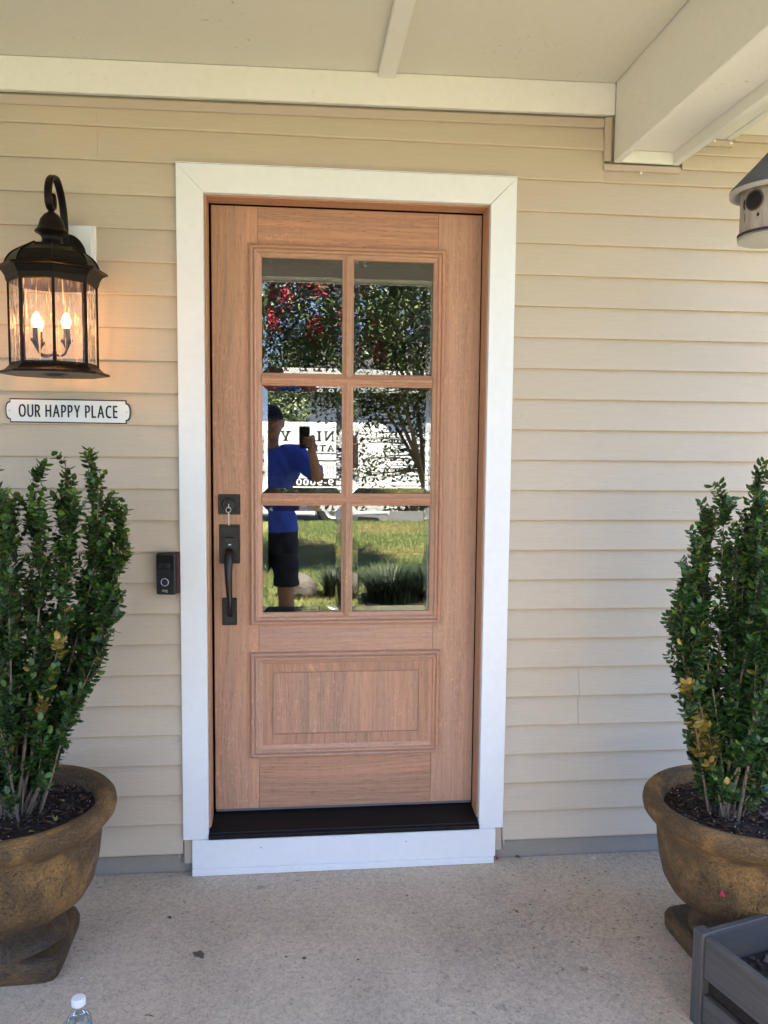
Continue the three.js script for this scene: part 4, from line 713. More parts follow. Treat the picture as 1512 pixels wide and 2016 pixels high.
// ------------------------------------------------------------------ birdhouse
{
  const b = thing('birdhouse', 'weathered round birdhouse with slate cone roof hanging at right edge', 'birdhouse', [1.146, 0, 0.50]);
  const bt = texture(512, 512, (u, v) => { const a = vn(u * 40, v * 6, 40, 6, 801), c = sm(0.62, 0.9, vn(u * 12, v * 9, 12, 9, 802)), k = 0.7 + 0.5 * a; return [(0.42 - 0.24 * c) * k, (0.37 - 0.25 * c) * k, (0.32 - 0.25 * c) * k]; }, { rep: [1 / 0.5, 1 / 0.25] });
  const bm = mat({ map: bt, bumpMap: woodBump, bumpScale: 0.003, roughness: 0.9 }), by = 2.025;
  const wall = lathe([[0.093, by], [0.093, by + 0.135], [0.085, by + 0.135], [0.085, by]], 56); part('wall', wall, bm, b);
  part('floor_disc', lathe([[0, by - 0.012], [0.097, by - 0.012], [0.097, by - 0.0005], [0, by - 0.0005]], 48), mat({ color: lin(0.5, 0.48, 0.44), roughness: 0.8 }), b);
  part('floor_rim', lathe([[0.0975, by - 0.0005], [0.0985, by + 0.006], [0.0935, by + 0.006]], 48), mat({ color: lin(0.05, 0.02, 0.018), roughness: 0.7 }), b);
  const sl = mat({ color: lin(0.085, 0.085, 0.085), bumpMap: roller, bumpScale: 0.002, roughness: 0.7 });
  part('cone_roof', lathe([[0.0, by + 0.255], [0.008, by + 0.25], [0.060, by + 0.192], [0.121, by + 0.128], [0.123, by + 0.122]], 40), sl, b);
  part('roof_rim', lathe([[0.123, by + 0.122], [0.122, by + 0.110], [0.110, by + 0.112], [0.095, by + 0.128]], 40), mat({ color: lin(0.40, 0.38, 0.35), roughness: 0.8 }), b);
  const hx = Math.sin(-1.16) * 0.0935, hz = Math.cos(-1.16) * 0.0935; 
  const hole = new THREE.CylinderGeometry(0.025, 0.025, 0.006, 28); hole.rotateX(Math.PI / 2); hole.rotateY(-1.16); part('entrance_hole', move(hole, hx, by + 0.083, hz), gapBlack, b);
  const hr = new THREE.TorusGeometry(0.0255, 0.0025, 8, 30); hr.rotateY(-1.16); part('hole_ring', move(hr, hx * 1.02, by + 0.083, hz * 1.02), mat({ color: lin(0.09, 0.06, 0.045), roughness: 0.9 }), b);
  for (const [t, y, s, e] of [[-0.44, 0.082, 0.006, 2.2], [-0.40, 0.070, 0.004, 1.2], [-0.37, 0.045, 0.0022, 6], [0.12, 0.043, 0.006, 0.8], [0.55, 0.055, 0.003, 5]]) { const k = new THREE.SphereGeometry(s, 10, 8); k.scale(0.7, e, 0.25); k.rotateY(-1.16 + t); part('knot', move(k, Math.sin(-1.16 + t) * 0.093, by + y, Math.cos(-1.16 + t) * 0.093), gapBlack, b); }
  part('hanger', [tube([[0, by + 0.25, 0], [0, by + 0.33, 0], [0, 2.474, -0.06]], 0.0015, 14, 5)], steel, b);
}
console.log('porch things done');

//@@OUT
// ------------------------------------------------------------------ what the door glass mirrors: the front garden and street
// grass tufts on the sunlit lawn
{
  const r = rngOf(17), Q = (a, b) => a + (b - a) * r(), list = [];
  for (let i = 0; i < 9; i++) { const a = Q(0, 6.28), q = Q(0, 0.03), t = Q(0.1, 0.7), d = V(Math.cos(a) * t, 1, Math.sin(a) * t).normalize(); list.push([V(Math.cos(a) * q, -0.012, Math.sin(a) * q), d, V(Math.sin(a), 0.2, Math.cos(a)).normalize(), Q(0.035, 0.065), 0.004, [1, 1, 1]]); }
  const g = leaves(list), N = 30000, im = new THREE.InstancedMesh(g, phys({ color: lin(1, 1, 1), roughness: 0.7, transmission: 0.25, thickness: 0, side: THREE.DoubleSide }), N), m = new THREE.Matrix4(), c = new THREE.Color();
  for (let i = 0; i < N; i++) {
    let x, z; do { x = Q(-1.8, 3.6); z = 2.45 + 9.75 * Math.pow(r(), 0.85); } while ((z > 3.45 && z < 5.02) || (x < -0.75 && z < 4.2) || (x > 0.45 && z < 5.7 && x < 2.6));
    m.makeRotationY(Q(0, 6.28)).scale(V(1, Q(0.7, 1.3), 1)).setPosition(x, Math.max(GY, verge(z)) - 0.005, z); im.setMatrixAt(i, m);
    const dry = sm(0.5, 0.8, vn(x * 0.9 + 40, z * 0.9 + 40, 512, 512, 19)), k = Q(0.75, 1.25); c.setRGB((0.17 + 0.12 * dry) * k, (0.218 + 0.04 * dry) * k, (0.065 + 0.035 * dry) * k); im.setColorAt(i, c);
  }
  im.name = 'lawn_grass'; im.castShadow = im.receiveShadow = true; scene.add(im); tag(im, 'sunlit short lawn grass mirrored in the lower door panes', 'grass', null, 'stuff');
}
function grassClump(x, z, n, h, spread, label, seed) {
  const r = rngOf(seed), Q = (a, b) => a + (b - a) * r(), P = [], C = [];
  for (let i = 0; i < n; i++) {
    const a = Q(0, 6.28), rr = spread * 0.35 * Math.sqrt(r()), bxx = Math.cos(a) * rr, bz = Math.sin(a) * rr, az = a + Q(-0.8, 0.8), L = h * Q(0.7, 1.25), out = spread * Q(0.1, 0.55), w = Q(0.003, 0.005), k = Q(0.6, 1.5), c = [0.012 * k, 0.028 * k, 0.012 * k];
    const pt = (t) => V(bxx + Math.cos(az) * out * t * t, L * (t - 0.28 * t * t * t * (out / spread) * 2), bz + Math.sin(az) * out * t * t), sx = -Math.sin(az) * w, sz = Math.cos(az) * w;
    for (let k2 = 0; k2 < 4; k2++) { const A = pt(k2 / 4), B = pt((k2 + 1) / 4), wa = 1 - (k2 / 4) * 0.8, wb = 1 - ((k2 + 1) / 4) * 0.9; for (const [p, s, ww] of [[A, -1, wa], [A, 1, wa], [B, 1, wb], [A, -1, wa], [B, 1, wb], [B, -1, wb]]) { P.push(p.x + sx * s * ww, p.y, p.z + sz * s * ww); C.push(...c); } }
  }
  const o = thing('grass_clump', label, 'ornamental grass', [x, GY, z], 0, 'dark ornamental grass clumps along the path');
  part('blades', bufs(P, null, new Array(P.length / 3 * 2).fill(0), C), leafMat, o).userData.kind = 'stuff';
}
grassClump(0.80, 5.25, 1500, 0.36, 0.75, 'wide dark ornamental grass clump mirrored in the lower right pane', 61);
grassClump(1.35, 5.35, 1300, 0.40, 0.75, 'dark ornamental grass clump at foot of the flowering tree', 62);
grassClump(0.28, 5.55, 900, 0.33, 0.5, 'small dark grass clump beside the boulder', 63);
grassClump(1.95, 5.2, 900, 0.38, 0.7, 'dark ornamental grass clump right of the flowering tree', 64);
// boulder
{ const g = new THREE.IcosahedronGeometry(0.19, 4), p = g.attributes.position; for (let i = 0; i < p.count; i++) { const v = V(p.getX(i), p.getY(i), p.getZ(i)), k = 0.85 + 0.25 * vn(v.x * 7 + 40, v.y * 7 + v.z * 5 + 40, 256, 256, 22) + 0.06 * vn(v.x * 30 + 40, v.y * 30 + v.z * 27 + 40, 512, 512, 23); p.setXYZ(i, v.x * k * 1.05, Math.max(v.y * k * 0.82, -0.1), v.z * k); } g.computeVertexNormals(); const s = part('boulder', g, mat({ color: lin(0.14, 0.12, 0.105), bumpMap: urnBump, bumpScale: 0.01, roughness: 0.9 })); s.position.set(-0.16, GY + 0.09, 5.55); tag(s, 'rounded grey boulder at the lawn edge mirrored in the lower left pane', 'boulder'); }
// ------------------------------------------------------------------ flowering tree
{
  const TX = 1.50, TZ = 7.6, t = thing('flowering_tree', 'multi-stemmed tree with crimson blossom mirrored in the upper panes', 'tree', [TX, GY, TZ]);
  const r = rngOf(333), Q = (a, b) => a + (b - a) * r(), wood = [];
  const bk = mat({ map: texture(256, 512, (u, v) => { const a = vn(u * 6, v * 5, 6, 5, 651), k = 0.7 + 0.4 * vn(u * 30, v * 20, 30, 20, 652); return [(0.17 + 0.12 * a) * k, (0.12 + 0.08 * a) * k, (0.085 + 0.05 * a) * k]; }, { rep: [4, 1] }), roughness: 0.8 });
  part('trunk', limb([[0, -0.05, 0], [0.01, 0.4, 0.01], [-0.02, 0.8, 0], [-0.04, 1.1, 0]], [0.05, 0.036, 0.036, 0.04], 10, 4), bk, t);
  // main stems, world points
  const W = (x, y, z) => V(x - TX, y - GY, z - TZ), curves = [];
  for (const [pts, rad] of [[[[1.46, 0.85, 7.6], [1.33, 1.3, 7.55], [1.12, 1.75, 7.45], [0.85, 2.6, 7.3], [0.55, 3.6, 7.1]], 0.034], [[[1.47, 0.9, 7.6], [1.42, 1.5, 7.65], [1.36, 2.2, 7.7], [1.5, 3.0, 7.7], [1.7, 4.0, 7.7]], 0.032], [[[1.48, 0.9, 7.62], [1.55, 1.5, 7.7], [1.75, 2.3, 7.8], [2.1, 3.4, 7.9]], 0.028], [[[1.45, 0.95, 7.58], [1.25, 1.6, 7.3], [0.9, 2.3, 6.9], [0.25, 3.0, 6.5], [-0.4, 3.5, 6.3]], 0.026], [[[1.40, 1.1, 7.6], [1.05, 1.75, 7.8], [0.5, 2.5, 7.9], [-0.2, 3.2, 7.8]], 0.024], [[[1.46, 0.95, 7.64], [1.3, 1.8, 8.0], [1.2, 2.8, 8.3], [1.0, 3.9, 8.5]], 0.026]]) {
    const p = pts.map((a) => W(...a)); part('stem', limb(p, [rad, rad * 0.8, rad * 0.5, rad * 0.28], 9, 5), bk, t); curves.push(new THREE.CatmullRomCurve3(p));
  }
  const samples = curves.flatMap((c) => Array.from({ length: 24 }, (_, i) => c.getPoint((i + 4) / 28)));
  const L = [], F = [], clump = (p, n, rad, d) => { for (let i = 0; i < n; i++) { const o = V(Q(-1, 1), Q(-0.8, 0.8), Q(-1, 1)).multiplyScalar(rad), ld = V(Q(-1, 1), Q(-0.9, 0.3), Q(-1, 1)).normalize(), k = Q(0.6, 1.4), y = r() < 0.3, LL = Q(0.045, 0.08); L.push([p.clone().add(o), ld, V(Q(-0.6, 0.6), 1, Q(-0.6, 0.6)).normalize(), LL, LL * 0.5, y ? [0.085 * k, 0.12 * k, 0.02 * k] : [0.032 * k, 0.064 * k, 0.015 * k]]); } };
  const twig = (p) => { let b = samples[0], bd = 9; for (const q of samples) { const e = q.distanceTo(p) + Math.max(0, q.y - p.y) * 0.8; if (e < bd) { bd = e; b = q; } } wood.push(limb([b, b.clone().lerp(p, 0.5).add(V(Q(-1, 1), Q(-0.3, 0.6), Q(-1, 1)).multiplyScalar(bd * 0.08)), p], [0.010, 0.006, 0.003], 5, 3)); };
  for (let i = 0; i < 760; i++) { const d = V(Q(-1, 1), Q(-1, 1), Q(-1, 1)); if (d.length() > 1) { i--; continue; } const p = W(0.70 + d.x * 2.0, 3.2 + d.y * 1.35, 7.3 + d.z * 1.5); if (vn(p.x * 2.2 + 30, p.y * 2.2 + 30 + p.z, 256, 256, 77) < 0.24) continue; if (i % 4 === 0) twig(p); clump(p, 66, 0.19); }
  for (let i = 0; i < 110; i++) { const p = W(Q(0.50, 1.75), Q(0.98, 2.3), Q(7.2, 7.9)); twig(p); clump(p, 26, 0.15); }
  for (const [x, y, z] of [[-0.02, 1.92, 7.0], [0.1, 1.78, 7.0], [0.2, 1.70, 7.1], [0.32, 1.95, 7.0], [0.42, 2.1, 7.1], [0.28, 2.2, 7.2], [-0.15, 2.2, 7.1]]) { const p = W(x, y, z); twig(p); clump(p, 12, 0.1); }
  for (let i = 0; i < 46; i++) { const left = i < 34, p = left ? W(Q(-0.75, 0.55), Q(2.65, 3.75), Q(5.95, 6.8)) : W(Q(0.5, 2), Q(2.4, 3.8), Q(6.2, 7)), ax = V(Q(-0.5, 0.5), Q(0.4, 1), Q(-0.4, 0.4)).normalize(), h = Q(0.16, 0.30) * (left ? 1 : 0.6); for (let k2 = 0; k2 < 190; k2++) { const s = r(), q = p.clone().addScaledVector(ax, s * h).add(V(Q(-1, 1), Q(-1, 1), Q(-1, 1)).multiplyScalar(0.09 * (1.15 - s))), k = Q(0.6, 1.3), LL = Q(0.016, 0.03); F.push([q, V(Q(-1, 1), Q(-1, 1), Q(-1, 1)).normalize(), V(Q(-1, 1), Q(-1, 1), Q(-1, 1)).normalize(), LL, LL, [0.48 * k, 0.012 * k, 0.06 * k]]); } if (i % 2) twig(p); }
  part('limbs', wood, bk, t).userData.kind = 'stuff';
  part('crown', leaves(L), phys({ vertexColors: true, roughness: 0.45, side: THREE.DoubleSide, transmission: 0.3, thickness: 0 }), t).userData.kind = 'stuff';
  part('blossom', leaves(F), phys({ vertexColors: true, roughness: 0.8, side: THREE.DoubleSide, transmission: 0.3, thickness: 0 }), t).userData.kind = 'stuff';
  console.log('tree', L.length, F.length);
}
// ------------------------------------------------------------------ background trees and hedge
function bushy(name, label, cat, x, z, w, h, trunk, n, seed, col, group) {
  const o = thing(name, label, cat, [x, GY, z], 0, group), r = rngOf(seed), Q = (a, b) => a + (b - a) * r(), L = [];
  const bl = []; for (let i = 0; i < 16; i++) { const a = Q(0, 6.28), e = Q(-0.5, 1.2); bl.push([V(Math.cos(a) * w * 0.32 * Math.cos(e), trunk + (h - trunk) * (0.45 + 0.36 * Math.sin(e)), Math.sin(a) * w * 0.32 * Math.cos(e)), Q(0.16, 0.28)]); }
  for (let i = 0; i < n; i++) { const [c, q] = bl[Math.floor(r() * 16)], d = V(Q(-1, 1), Q(-1, 1), Q(-1, 1)).normalize(), p = c.clone().add(V(d.x * w * q, d.y * (h - trunk) * q, d.z * w * q).multiplyScalar(Math.cbrt(Q(0.3, 1)))), k = Q(0.6, 1.4), s = w * Q(0.02, 0.035) + 0.03; L.push([p, V(Q(-1, 1), Q(-1, 1), Q(-1, 1)).normalize(), d.add(V(0, 0.4, 0)).normalize(), s, s * 0.6, col.map((c2) => c2 * k)]); }
  part('crown', leaves(L), leafMat, o).userData.kind = 'stuff';
  if (trunk > 0.3) { part('trunk', limb([[0, -0.05, 0], [0.05, trunk * 0.6, 0], [0, trunk * 1.25, 0]], [w * 0.035, w * 0.028, w * 0.02], 9, 4), barkMat, o); for (let i = 0; i < 4; i++) part('limb', limb([[0, trunk * 0.9, 0], [Q(-0.15, 0.15) * w, trunk * 1.2, Q(-0.15, 0.15) * w], bl[i][0]], [w * 0.018, w * 0.008], 6, 3), barkMat, o); } else part('stem', limb([[0, -0.05, 0], [0.02, h * 0.3, 0], [0, h * 0.6, 0]], [0.05, 0.03], 7, 3), barkMat, o);
}
bushy('hedge_bush', 'large olive green bush beyond the van, mirrored left of the white house', 'bush', -1.25, 20.0, 3.3, 4.4, 0.1, 7000, 41, [0.085, 0.115, 0.035], 'bushes across the street');
bushy('hedge_bush', 'second bush across the street behind the mirrored head', 'bush', -4.2, 20.6, 3.0, 2.6, 0.1, 3200, 42, [0.06, 0.10, 0.03], 'bushes across the street');
bushy('street_tree', 'tall leafy tree behind the white house across the street', 'tree', 6.5, 33, 9, 10, 3, 5200, 43, [0.05, 0.085, 0.025], 'trees across the street');
bushy('street_tree', 'tall leafy tree left of the white house across the street', 'tree', -7.5, 30, 9, 9, 2.6, 5200, 44, [0.055, 0.09, 0.025], 'trees across the street');
// ------------------------------------------------------------------ white house across the street
{
  const h = thing('white_house', 'white clapboard house across the street behind the van', 'house', [0, GY, 22]);
  const wm = mat({ color: lin(0.72, 0.73, 0.74), roughness: 0.6 }), x0 = -0.1, x1 = 11.5;
  part('wall', [bx(x0 + 0.02, x1 - 0.02, 0, 3.1, 0.02, 8, 0)], wm, h);
  const pr = [[0, 0.2], [-0.022, 0.005], [-0.02, 0], [0, 0]]; 
  for (let k = 0; k < 20; k++) for (const [a, b] of (k >= 5 && k < 15 ? [[x0, 3.7], [4.8, 6.1], [7.2, 8.6], [10, x1]] : [[x0, x1]])) part('siding_plank', sweep(pr.map(([z, y]) => [z, y * 0.155 / 0.2]), a, b, (z, y, s) => [s, y + k * 0.155, z], { swap: true }), wm, h);
  for (const [a, b] of [[3.7, 4.8], [6.1, 7.2], [8.6, 10]]) { const w = part('window', bx(a, b, 0.775, 2.325, -0.02, 0.015, 0.004), white, h); part('pane', bx(a + 0.07, b - 0.07, 0.845, 1.53, -0.026, -0.0205, 0.001), mat({ color: lin(0.02, 0.025, 0.03), roughness: 0.05 }), w); part('pane', bx(a + 0.07, b - 0.07, 1.57, 2.255, -0.026, -0.0205, 0.001), mat({ color: lin(0.02, 0.025, 0.03), roughness: 0.05 }), w); }
  part('corner_board', bx(x0 - 0.02, x0 + 0.1, 0, 3.1, -0.045, -0.024, 0.003), white, h);
  const rp = [[-0.5, 3.05], [-0.5, 3.2], [4, 5.2], [8.5, 3.2], [8.5, 3.05], [4, 5.0]]; part('roof', sweep([...rp, rp[0]], x0 - 0.4, x1 + 0.4, (z, y, s) => [s, y, z], { caps: true }), shingle, h);
}
// ------------------------------------------------------------------ van
{
  const v = thing('delivery_van', 'white lettered work van parked at the far kerb, mirrored in the glass', 'van', [-1.1, GY, 12.55]);
  const paint = phys({ color: lin(0.78, 0.79, 0.80), roughness: 0.3, clearcoat: 0.6, clearcoatRoughness: 0.1 }), dark = mat({ color: lin(0.02, 0.022, 0.025), roughness: 0.15 }), rub = mat({ color: lin(0.02, 0.02, 0.02), roughness: 0.8 });
  // side outline (x forward is -x), local coordinates
  const wheel = [-1.95, 1.62], s = new THREE.Shape(); s.moveTo(2.62, 0.30); s.lineTo(2.66, 0.5); s.lineTo(2.60, 1.78); s.quadraticCurveTo(2.57, 1.93, 2.42, 1.945); s.lineTo(-1.2, 1.945); s.quadraticCurveTo(-1.42, 1.93, -1.55, 1.80); s.lineTo(-2.05, 1.16); s.lineTo(-2.75, 1.0); s.quadraticCurveTo(-2.90, 0.93, -2.92, 0.75); s.lineTo(-2.94, 0.32); s.lineTo(-2.42, 0.28);
  for (const w of wheel) { s.lineTo(w - 0.42, 0.28); s.absarc(w, 0.34, 0.42, Math.PI + 0.14, -0.14, true); }
  s.lineTo(2.62, 0.30);
  const g = new THREE.ExtrudeGeometry(s, { depth: 1.86, bevelEnabled: true, bevelSize: 0.05, bevelThickness: 0.06, bevelSegments: 4, curveSegments: 20 }); g.translate(0, -0.02, 0.06);
  part('body', g, paint, v);
  part('sill_trim', bx(-1.45, 1.15, 0.20, 0.262, 0.02, 0.06, 0.006), rub, v);
  part('rear_bumper', bx(2.60, 2.80, 0.30, 0.48, 0.06, 1.92, 0.03), rub, v);
  part('front_bumper', bx(-3.06, -2.90, 0.30, 0.50, 0.04, 1.94, 0.03), rub, v);
  const win = new THREE.Shape(); win.moveTo(-1.92, 1.18); win.lineTo(-1.0, 1.18); win.lineTo(-1.0, 1.72); win.lineTo(-1.50, 1.72); win.lineTo(-1.92, 1.18);
  part('side_window', move(new THREE.ExtrudeGeometry(win, { depth: 0.01, bevelEnabled: false }), 0, 0, -0.012), dark, v);
  part('door_seam', [bx(-0.93, -0.92, 0.36, 1.80, -0.0035, 0.001, 0)], rub, v); part('door_handle', bx(-1.12, -0.98, 1.02, 1.05, -0.022, -0.001, 0.004), rub, v);
  part('headlight', bx(-2.93, -2.72, 0.72, 0.88, 0.03, 0.3, 0.03), mat({ color: lin(0.6, 0.62, 0.65), roughness: 0.1 }), v); part('tail_light', bx(2.63, 2.68, 0.7, 1.15, 0.02, 0.14, 0.01), mat({ color: lin(0.4, 0.01, 0.01), roughness: 0.2 }), v);
  for (const z of [0.05, 1.68]) for (const w of wheel) { const t = lathe([[0.20, 0], [0.29, -0.005], [0.325, 0.02], [0.34, 0.06], [0.34, 0.17], [0.325, 0.21], [0.29, 0.235], [0.20, 0.23]], 40); t.rotateX(Math.PI / 2); const wh = part('wheel', move(t, w, 0.34, z), rub, v); const rm = lathe([[0, 0.03], [0.06, 0.02], [0.07, 0.035], [0.13, 0.05], [0.18, 0.02], [0.205, 0.0], [0.205, 0.2], [0, 0.2]], 32); rm.rotateX(Math.PI / 2); part('rim', move(rm, w, 0.34, z), mat({ color: lin(0.5, 0.5, 0.52), metalness: 0.8, roughness: 0.35 }), wh); }
  // lettering on the flank, read from the house
  const ink = mat({ color: lin(0.02, 0.02, 0.02), roughness: 0.4 }), grey = mat({ color: lin(0.42, 0.43, 0.44), roughness: 0.5 }), put = (gm, wx, wy, w, m, name = 'lettering') => { gm.computeBoundingBox(); const b = gm.boundingBox; gm.translate(-(b.min.x + b.max.x) / 2, -b.min.y, 0); if (w) { gm.scale(w / (b.max.x - b.min.x), 1, 1); } gm.rotateY(Math.PI); part(name, move(gm, wx + 1.1, wy - GY, -0.0015), m, v); };
  for (const [c, x, w] of [['N', 0.42, 0.20], ['L', 0.20, 0.15], ['E', -0.06, 0.15], ['Y', -0.39, 0.19]]) put(text(c, fontSerif, 0.185, 0.004), x, 1.475, w, ink);
  put(text('ATI', fontSerif, 0.115, 0.004), 0.33, 1.285, 0.36, ink);
  part('stripe', bx(1.1 - 0.1, 1.1 + 0.62, 1.235 - GY, 1.25 - GY, -0.005, -0.001, 0), ink, v); part('stripe', bx(1.1 - 0.1, 1.1 + 0.62, 1.10 - GY, 1.118 - GY, -0.005, -0.001, 0), ink, v);
  put(text('Route 53', fontReg, 0.075, 0.003), 0.33, 0.985, 0.5, grey); put(text('NJ 08753', fontReg, 0.115, 0.003), 0.21, 0.85, 0.60, grey);
  part('number_band', bx(1.1 - 0.27, 1.1 + 0.56, 0.63 - GY, 0.775 - GY, -0.004, -0.001, 0), ink, v);
  const nb = text('9-9000', fontSans, 0.115, 0.004); nb.computeBoundingBox(); { const b = nb.boundingBox; nb.translate(-(b.min.x + b.max.x) / 2, -b.min.y, 0); nb.scale(0.70 / (b.max.x - b.min.x), 1, 1); nb.rotateY(Math.PI); part('lettering', move(nb, 1.1 + 0.15, 0.645 - GY, -0.0055), white, v); }
}
console.log('street done');
// ------------------------------------------------------------------ the person with the phone, seen only in the glass
{
  const o = thing('person', 'person in blue shirt and dark shorts and cap photographing, mirrored in the glass', 'person', [0, 0, 0]);
  const smin = (a, b, k) => { const h = clamp(0.5 + 0.5 * (b - a) / k); return b + (a - b) * h - k * h * (1 - h); };
  const cap = (p, a, b, ra, rb) => { const bax = b[0] - a[0], bay = b[1] - a[1], baz = b[2] - a[2], pax = p[0] - a[0], pay = p[1] - a[1], paz = p[2] - a[2], h = clamp((pax * bax + pay * bay + paz * baz) / (bax * bax + bay * bay + baz * baz)); return Math.hypot(pax - bax * h, pay - bay * h, paz - baz * h) - (ra + (rb - ra) * h); };
  const field = (bones, k, clip) => (p) => { let d = 1e3; for (const [a, b, ra, rb] of bones) d = smin(d, cap(p, a, b, ra, rb), k); if (clip) d = Math.max(d, clip(p)); return d; };
  function surface(f, c, half, N) {
    const mc = new MarchingCubes(N, mat({}), false, false, 400000); mc.isolation = 0; const cell = 2 * half / N;
    for (let z = 0, i = 0; z < N; z++) for (let y = 0; y < N; y++) for (let x = 0; x < N; x++, i++) mc.field[i] = -f([c[0] + (x - N / 2) * cell, c[1] + (y - N / 2) * cell, c[2] + (z - N / 2) * cell]);
    mc.update(); const n = mc.count, P = Array.from(mc.positionArray.subarray(0, n * 3)), Nn = []; const e = cell * 0.5, G = (p) => { const q = [f([p[0] + e, p[1], p[2]]) - f([p[0] - e, p[1], p[2]]), f([p[0], p[1] + e, p[2]]) - f([p[0], p[1] - e, p[2]]), f([p[0], p[1], p[2] + e]) - f([p[0], p[1], p[2] - e])], l = Math.hypot(...q) || 1; return q.map((t) => t / l); };
    for (let i = 0; i < n; i++) { for (let k = 0; k < 3; k++) P[i * 3 + k] = c[k] + P[i * 3 + k] * half; Nn.push(...G([P[i * 3], P[i * 3 + 1], P[i * 3 + 2]])); }
    return bufs(P, Nn, new Array(n * 2).fill(0));
  }
  const X = -0.365, Z = 3.10, skin = mat({ color: lin(0.36, 0.19, 0.125), roughness: 0.55 });
  const sh = [X + 0.185, 1.365, Z - 0.02], el = [X + 0.33, 1.215, Z - 0.19], wr = [-0.075, 1.385, 2.775];
  const lsh = [X - 0.185, 1.365, Z], lel = [X - 0.25, 1.08, Z + 0.03], lwr = [X - 0.24, 0.83, Z - 0.06];
  const leg = (s) => [[[X + s * 0.09, 0.80, Z], [X + s * 0.11, 0.36, Z - 0.01], 0.088, 0.056], [[X + s * 0.11, 0.36, Z - 0.01], [X + s * 0.115, 0.20, Z + 0.02], 0.056, 0.058], [[X + s * 0.115, 0.20, Z + 0.02], [X + s * 0.12, -0.05, Z + 0.02], 0.058, 0.036], [[X + s * 0.12, -0.075, Z + 0.03], [X + s * 0.13, -0.09, Z - 0.14], 0.036, 0.030]];
  const torso = [[[X - 0.07, 0.86, Z], [X + 0.07, 0.86, Z], 0.115, 0.115], [[X, 0.9, Z], [X, 1.15, Z - 0.01], 0.135, 0.14], [[X - 0.08, 1.24, Z - 0.01], [X + 0.08, 1.24, Z - 0.01], 0.12, 0.12], [[X - 0.12, 1.35, Z], [X + 0.12, 1.35, Z], 0.065, 0.065]];
  const arm = [[sh, el, 0.056, 0.042], [el, wr, 0.042, 0.028]], larm = [[lsh, lel, 0.055, 0.041], [lel, lwr, 0.041, 0.027]];
  const body = field([...torso.map(([a, b, r, q]) => [a, b, r - 0.012, q - 0.012]), ...leg(1), ...leg(-1), ...arm, ...larm, [[X, 1.38, Z], [X + 0.01, 1.49, Z - 0.025], 0.056, 0.05]], 0.03);
  const H = [X + 0.012, 1.585, Z - 0.045];
  const head = (p) => { const x = p[0] - H[0], y = p[1] - H[1], z = p[2] - H[2]; let d = (Math.hypot(x / 0.076, y / 0.112, z / 0.095) - 1) * 0.08; d = smin(d, cap(p, [H[0] - 0.01, H[1] - 0.075, H[2] - 0.045], [H[0] + 0.01, H[1] - 0.075, H[2] - 0.045], 0.04, 0.04), 0.03); d = smin(d, cap(p, [H[0], H[1] + 0.005, H[2] - 0.09], [H[0], H[1] - 0.03, H[2] - 0.108], 0.009, 0.014), 0.012); for (const s of [-1, 1]) { d = Math.max(d, -(Math.hypot(x - s * 0.032, y - 0.008, z + 0.098) - 0.016)); d = smin(d, Math.hypot(x - s * 0.032, y - 0.006, z + 0.080) - 0.013, 0.004); d = smin(d, (Math.hypot((x - s * 0.078) / 0.4, y + 0.005, (z - 0.01) / 0.75) - 0.032) * 0.5, 0.006); } d = smin(d, cap(p, [H[0] - 0.02, H[1] - 0.058, H[2] - 0.088], [H[0] + 0.02, H[1] - 0.058, H[2] - 0.088], 0.007, 0.007), 0.01); return smin(d, cap(p, [H[0], H[1] - 0.06, H[2] + 0.01], [X, 1.40, Z], 0.05, 0.056), 0.02); };
  // right hand round the phone: palm behind its lower right edge, fingers across its back, thumb behind the screen
  const px0 = -0.160, px1 = -0.088, pz = 2.7035; 
  const hand = field([[wr, [-0.070, 1.425, 2.740], 0.026, 0.026], [[-0.070, 1.42, 2.738], [-0.072, 1.475, 2.730], 0.022, 0.020], ...[0, 1, 2, 3].flatMap((i) => { const y = 1.418 + i * 0.0185, r = 0.0085 - (i === 0 ? 0.001 : 0); const L = [0.028, 0.040, 0.044, 0.038][i]; return [[[-0.070, y, 2.726], [-0.0775, y + 0.002, 2.7015], r, r * 0.95], [[-0.0775, y + 0.002, 2.7015], [-0.0865 - L * 0.4, y + 0.003, 2.6945], r * 0.95, r * 0.88], [[-0.0865 - L * 0.4, y + 0.003, 2.6945], [-0.0865 - L, y + 0.002, 2.6955], r * 0.88, r * 0.75]]; }), [[-0.075, 1.43, 2.745], [-0.09, 1.47, 2.7275], 0.012, 0.010], [[-0.09, 1.47, 2.7275], [-0.118, 1.495, 2.7235], 0.010, 0.008]], 0.006);
  const lh = field([[lwr, [lwr[0], lwr[1] - 0.07, lwr[2] - 0.01], 0.026, 0.028], ...[0, 1, 2, 3].map((i) => [[lwr[0], lwr[1] - 0.08, lwr[2] - 0.04 + i * 0.02], [lwr[0] + 0.02, lwr[1] - 0.15 + Math.abs(i - 1) * 0.008, lwr[2] - 0.045 + i * 0.02], 0.009, 0.007]), [[lwr[0], lwr[1] - 0.04, lwr[2] - 0.03], [lwr[0] + 0.015, lwr[1] - 0.10, lwr[2] - 0.06], 0.011, 0.008]], 0.008);
  part('body', [surface(body, [X, 0.68, Z - 0.05], 0.92, 132), surface(head, [H[0], H[1] - 0.03, H[2]], 0.2, 84), surface(hand, [-0.085, 1.43, 2.735], 0.11, 72), surface(lh, [lwr[0], lwr[1] - 0.06, lwr[2]], 0.13, 52)], skin, o);
  const fold = (p) => 0.004 * Math.sin(p[1] * 46 + p[0] * 17 + 2 * Math.sin(p[0] * 23)) + 0.003 * Math.sin(p[0] * 60 - p[1] * 31);
  const ab = (a, b, t) => a.map((v, i) => v + (b[i] - v) * t);
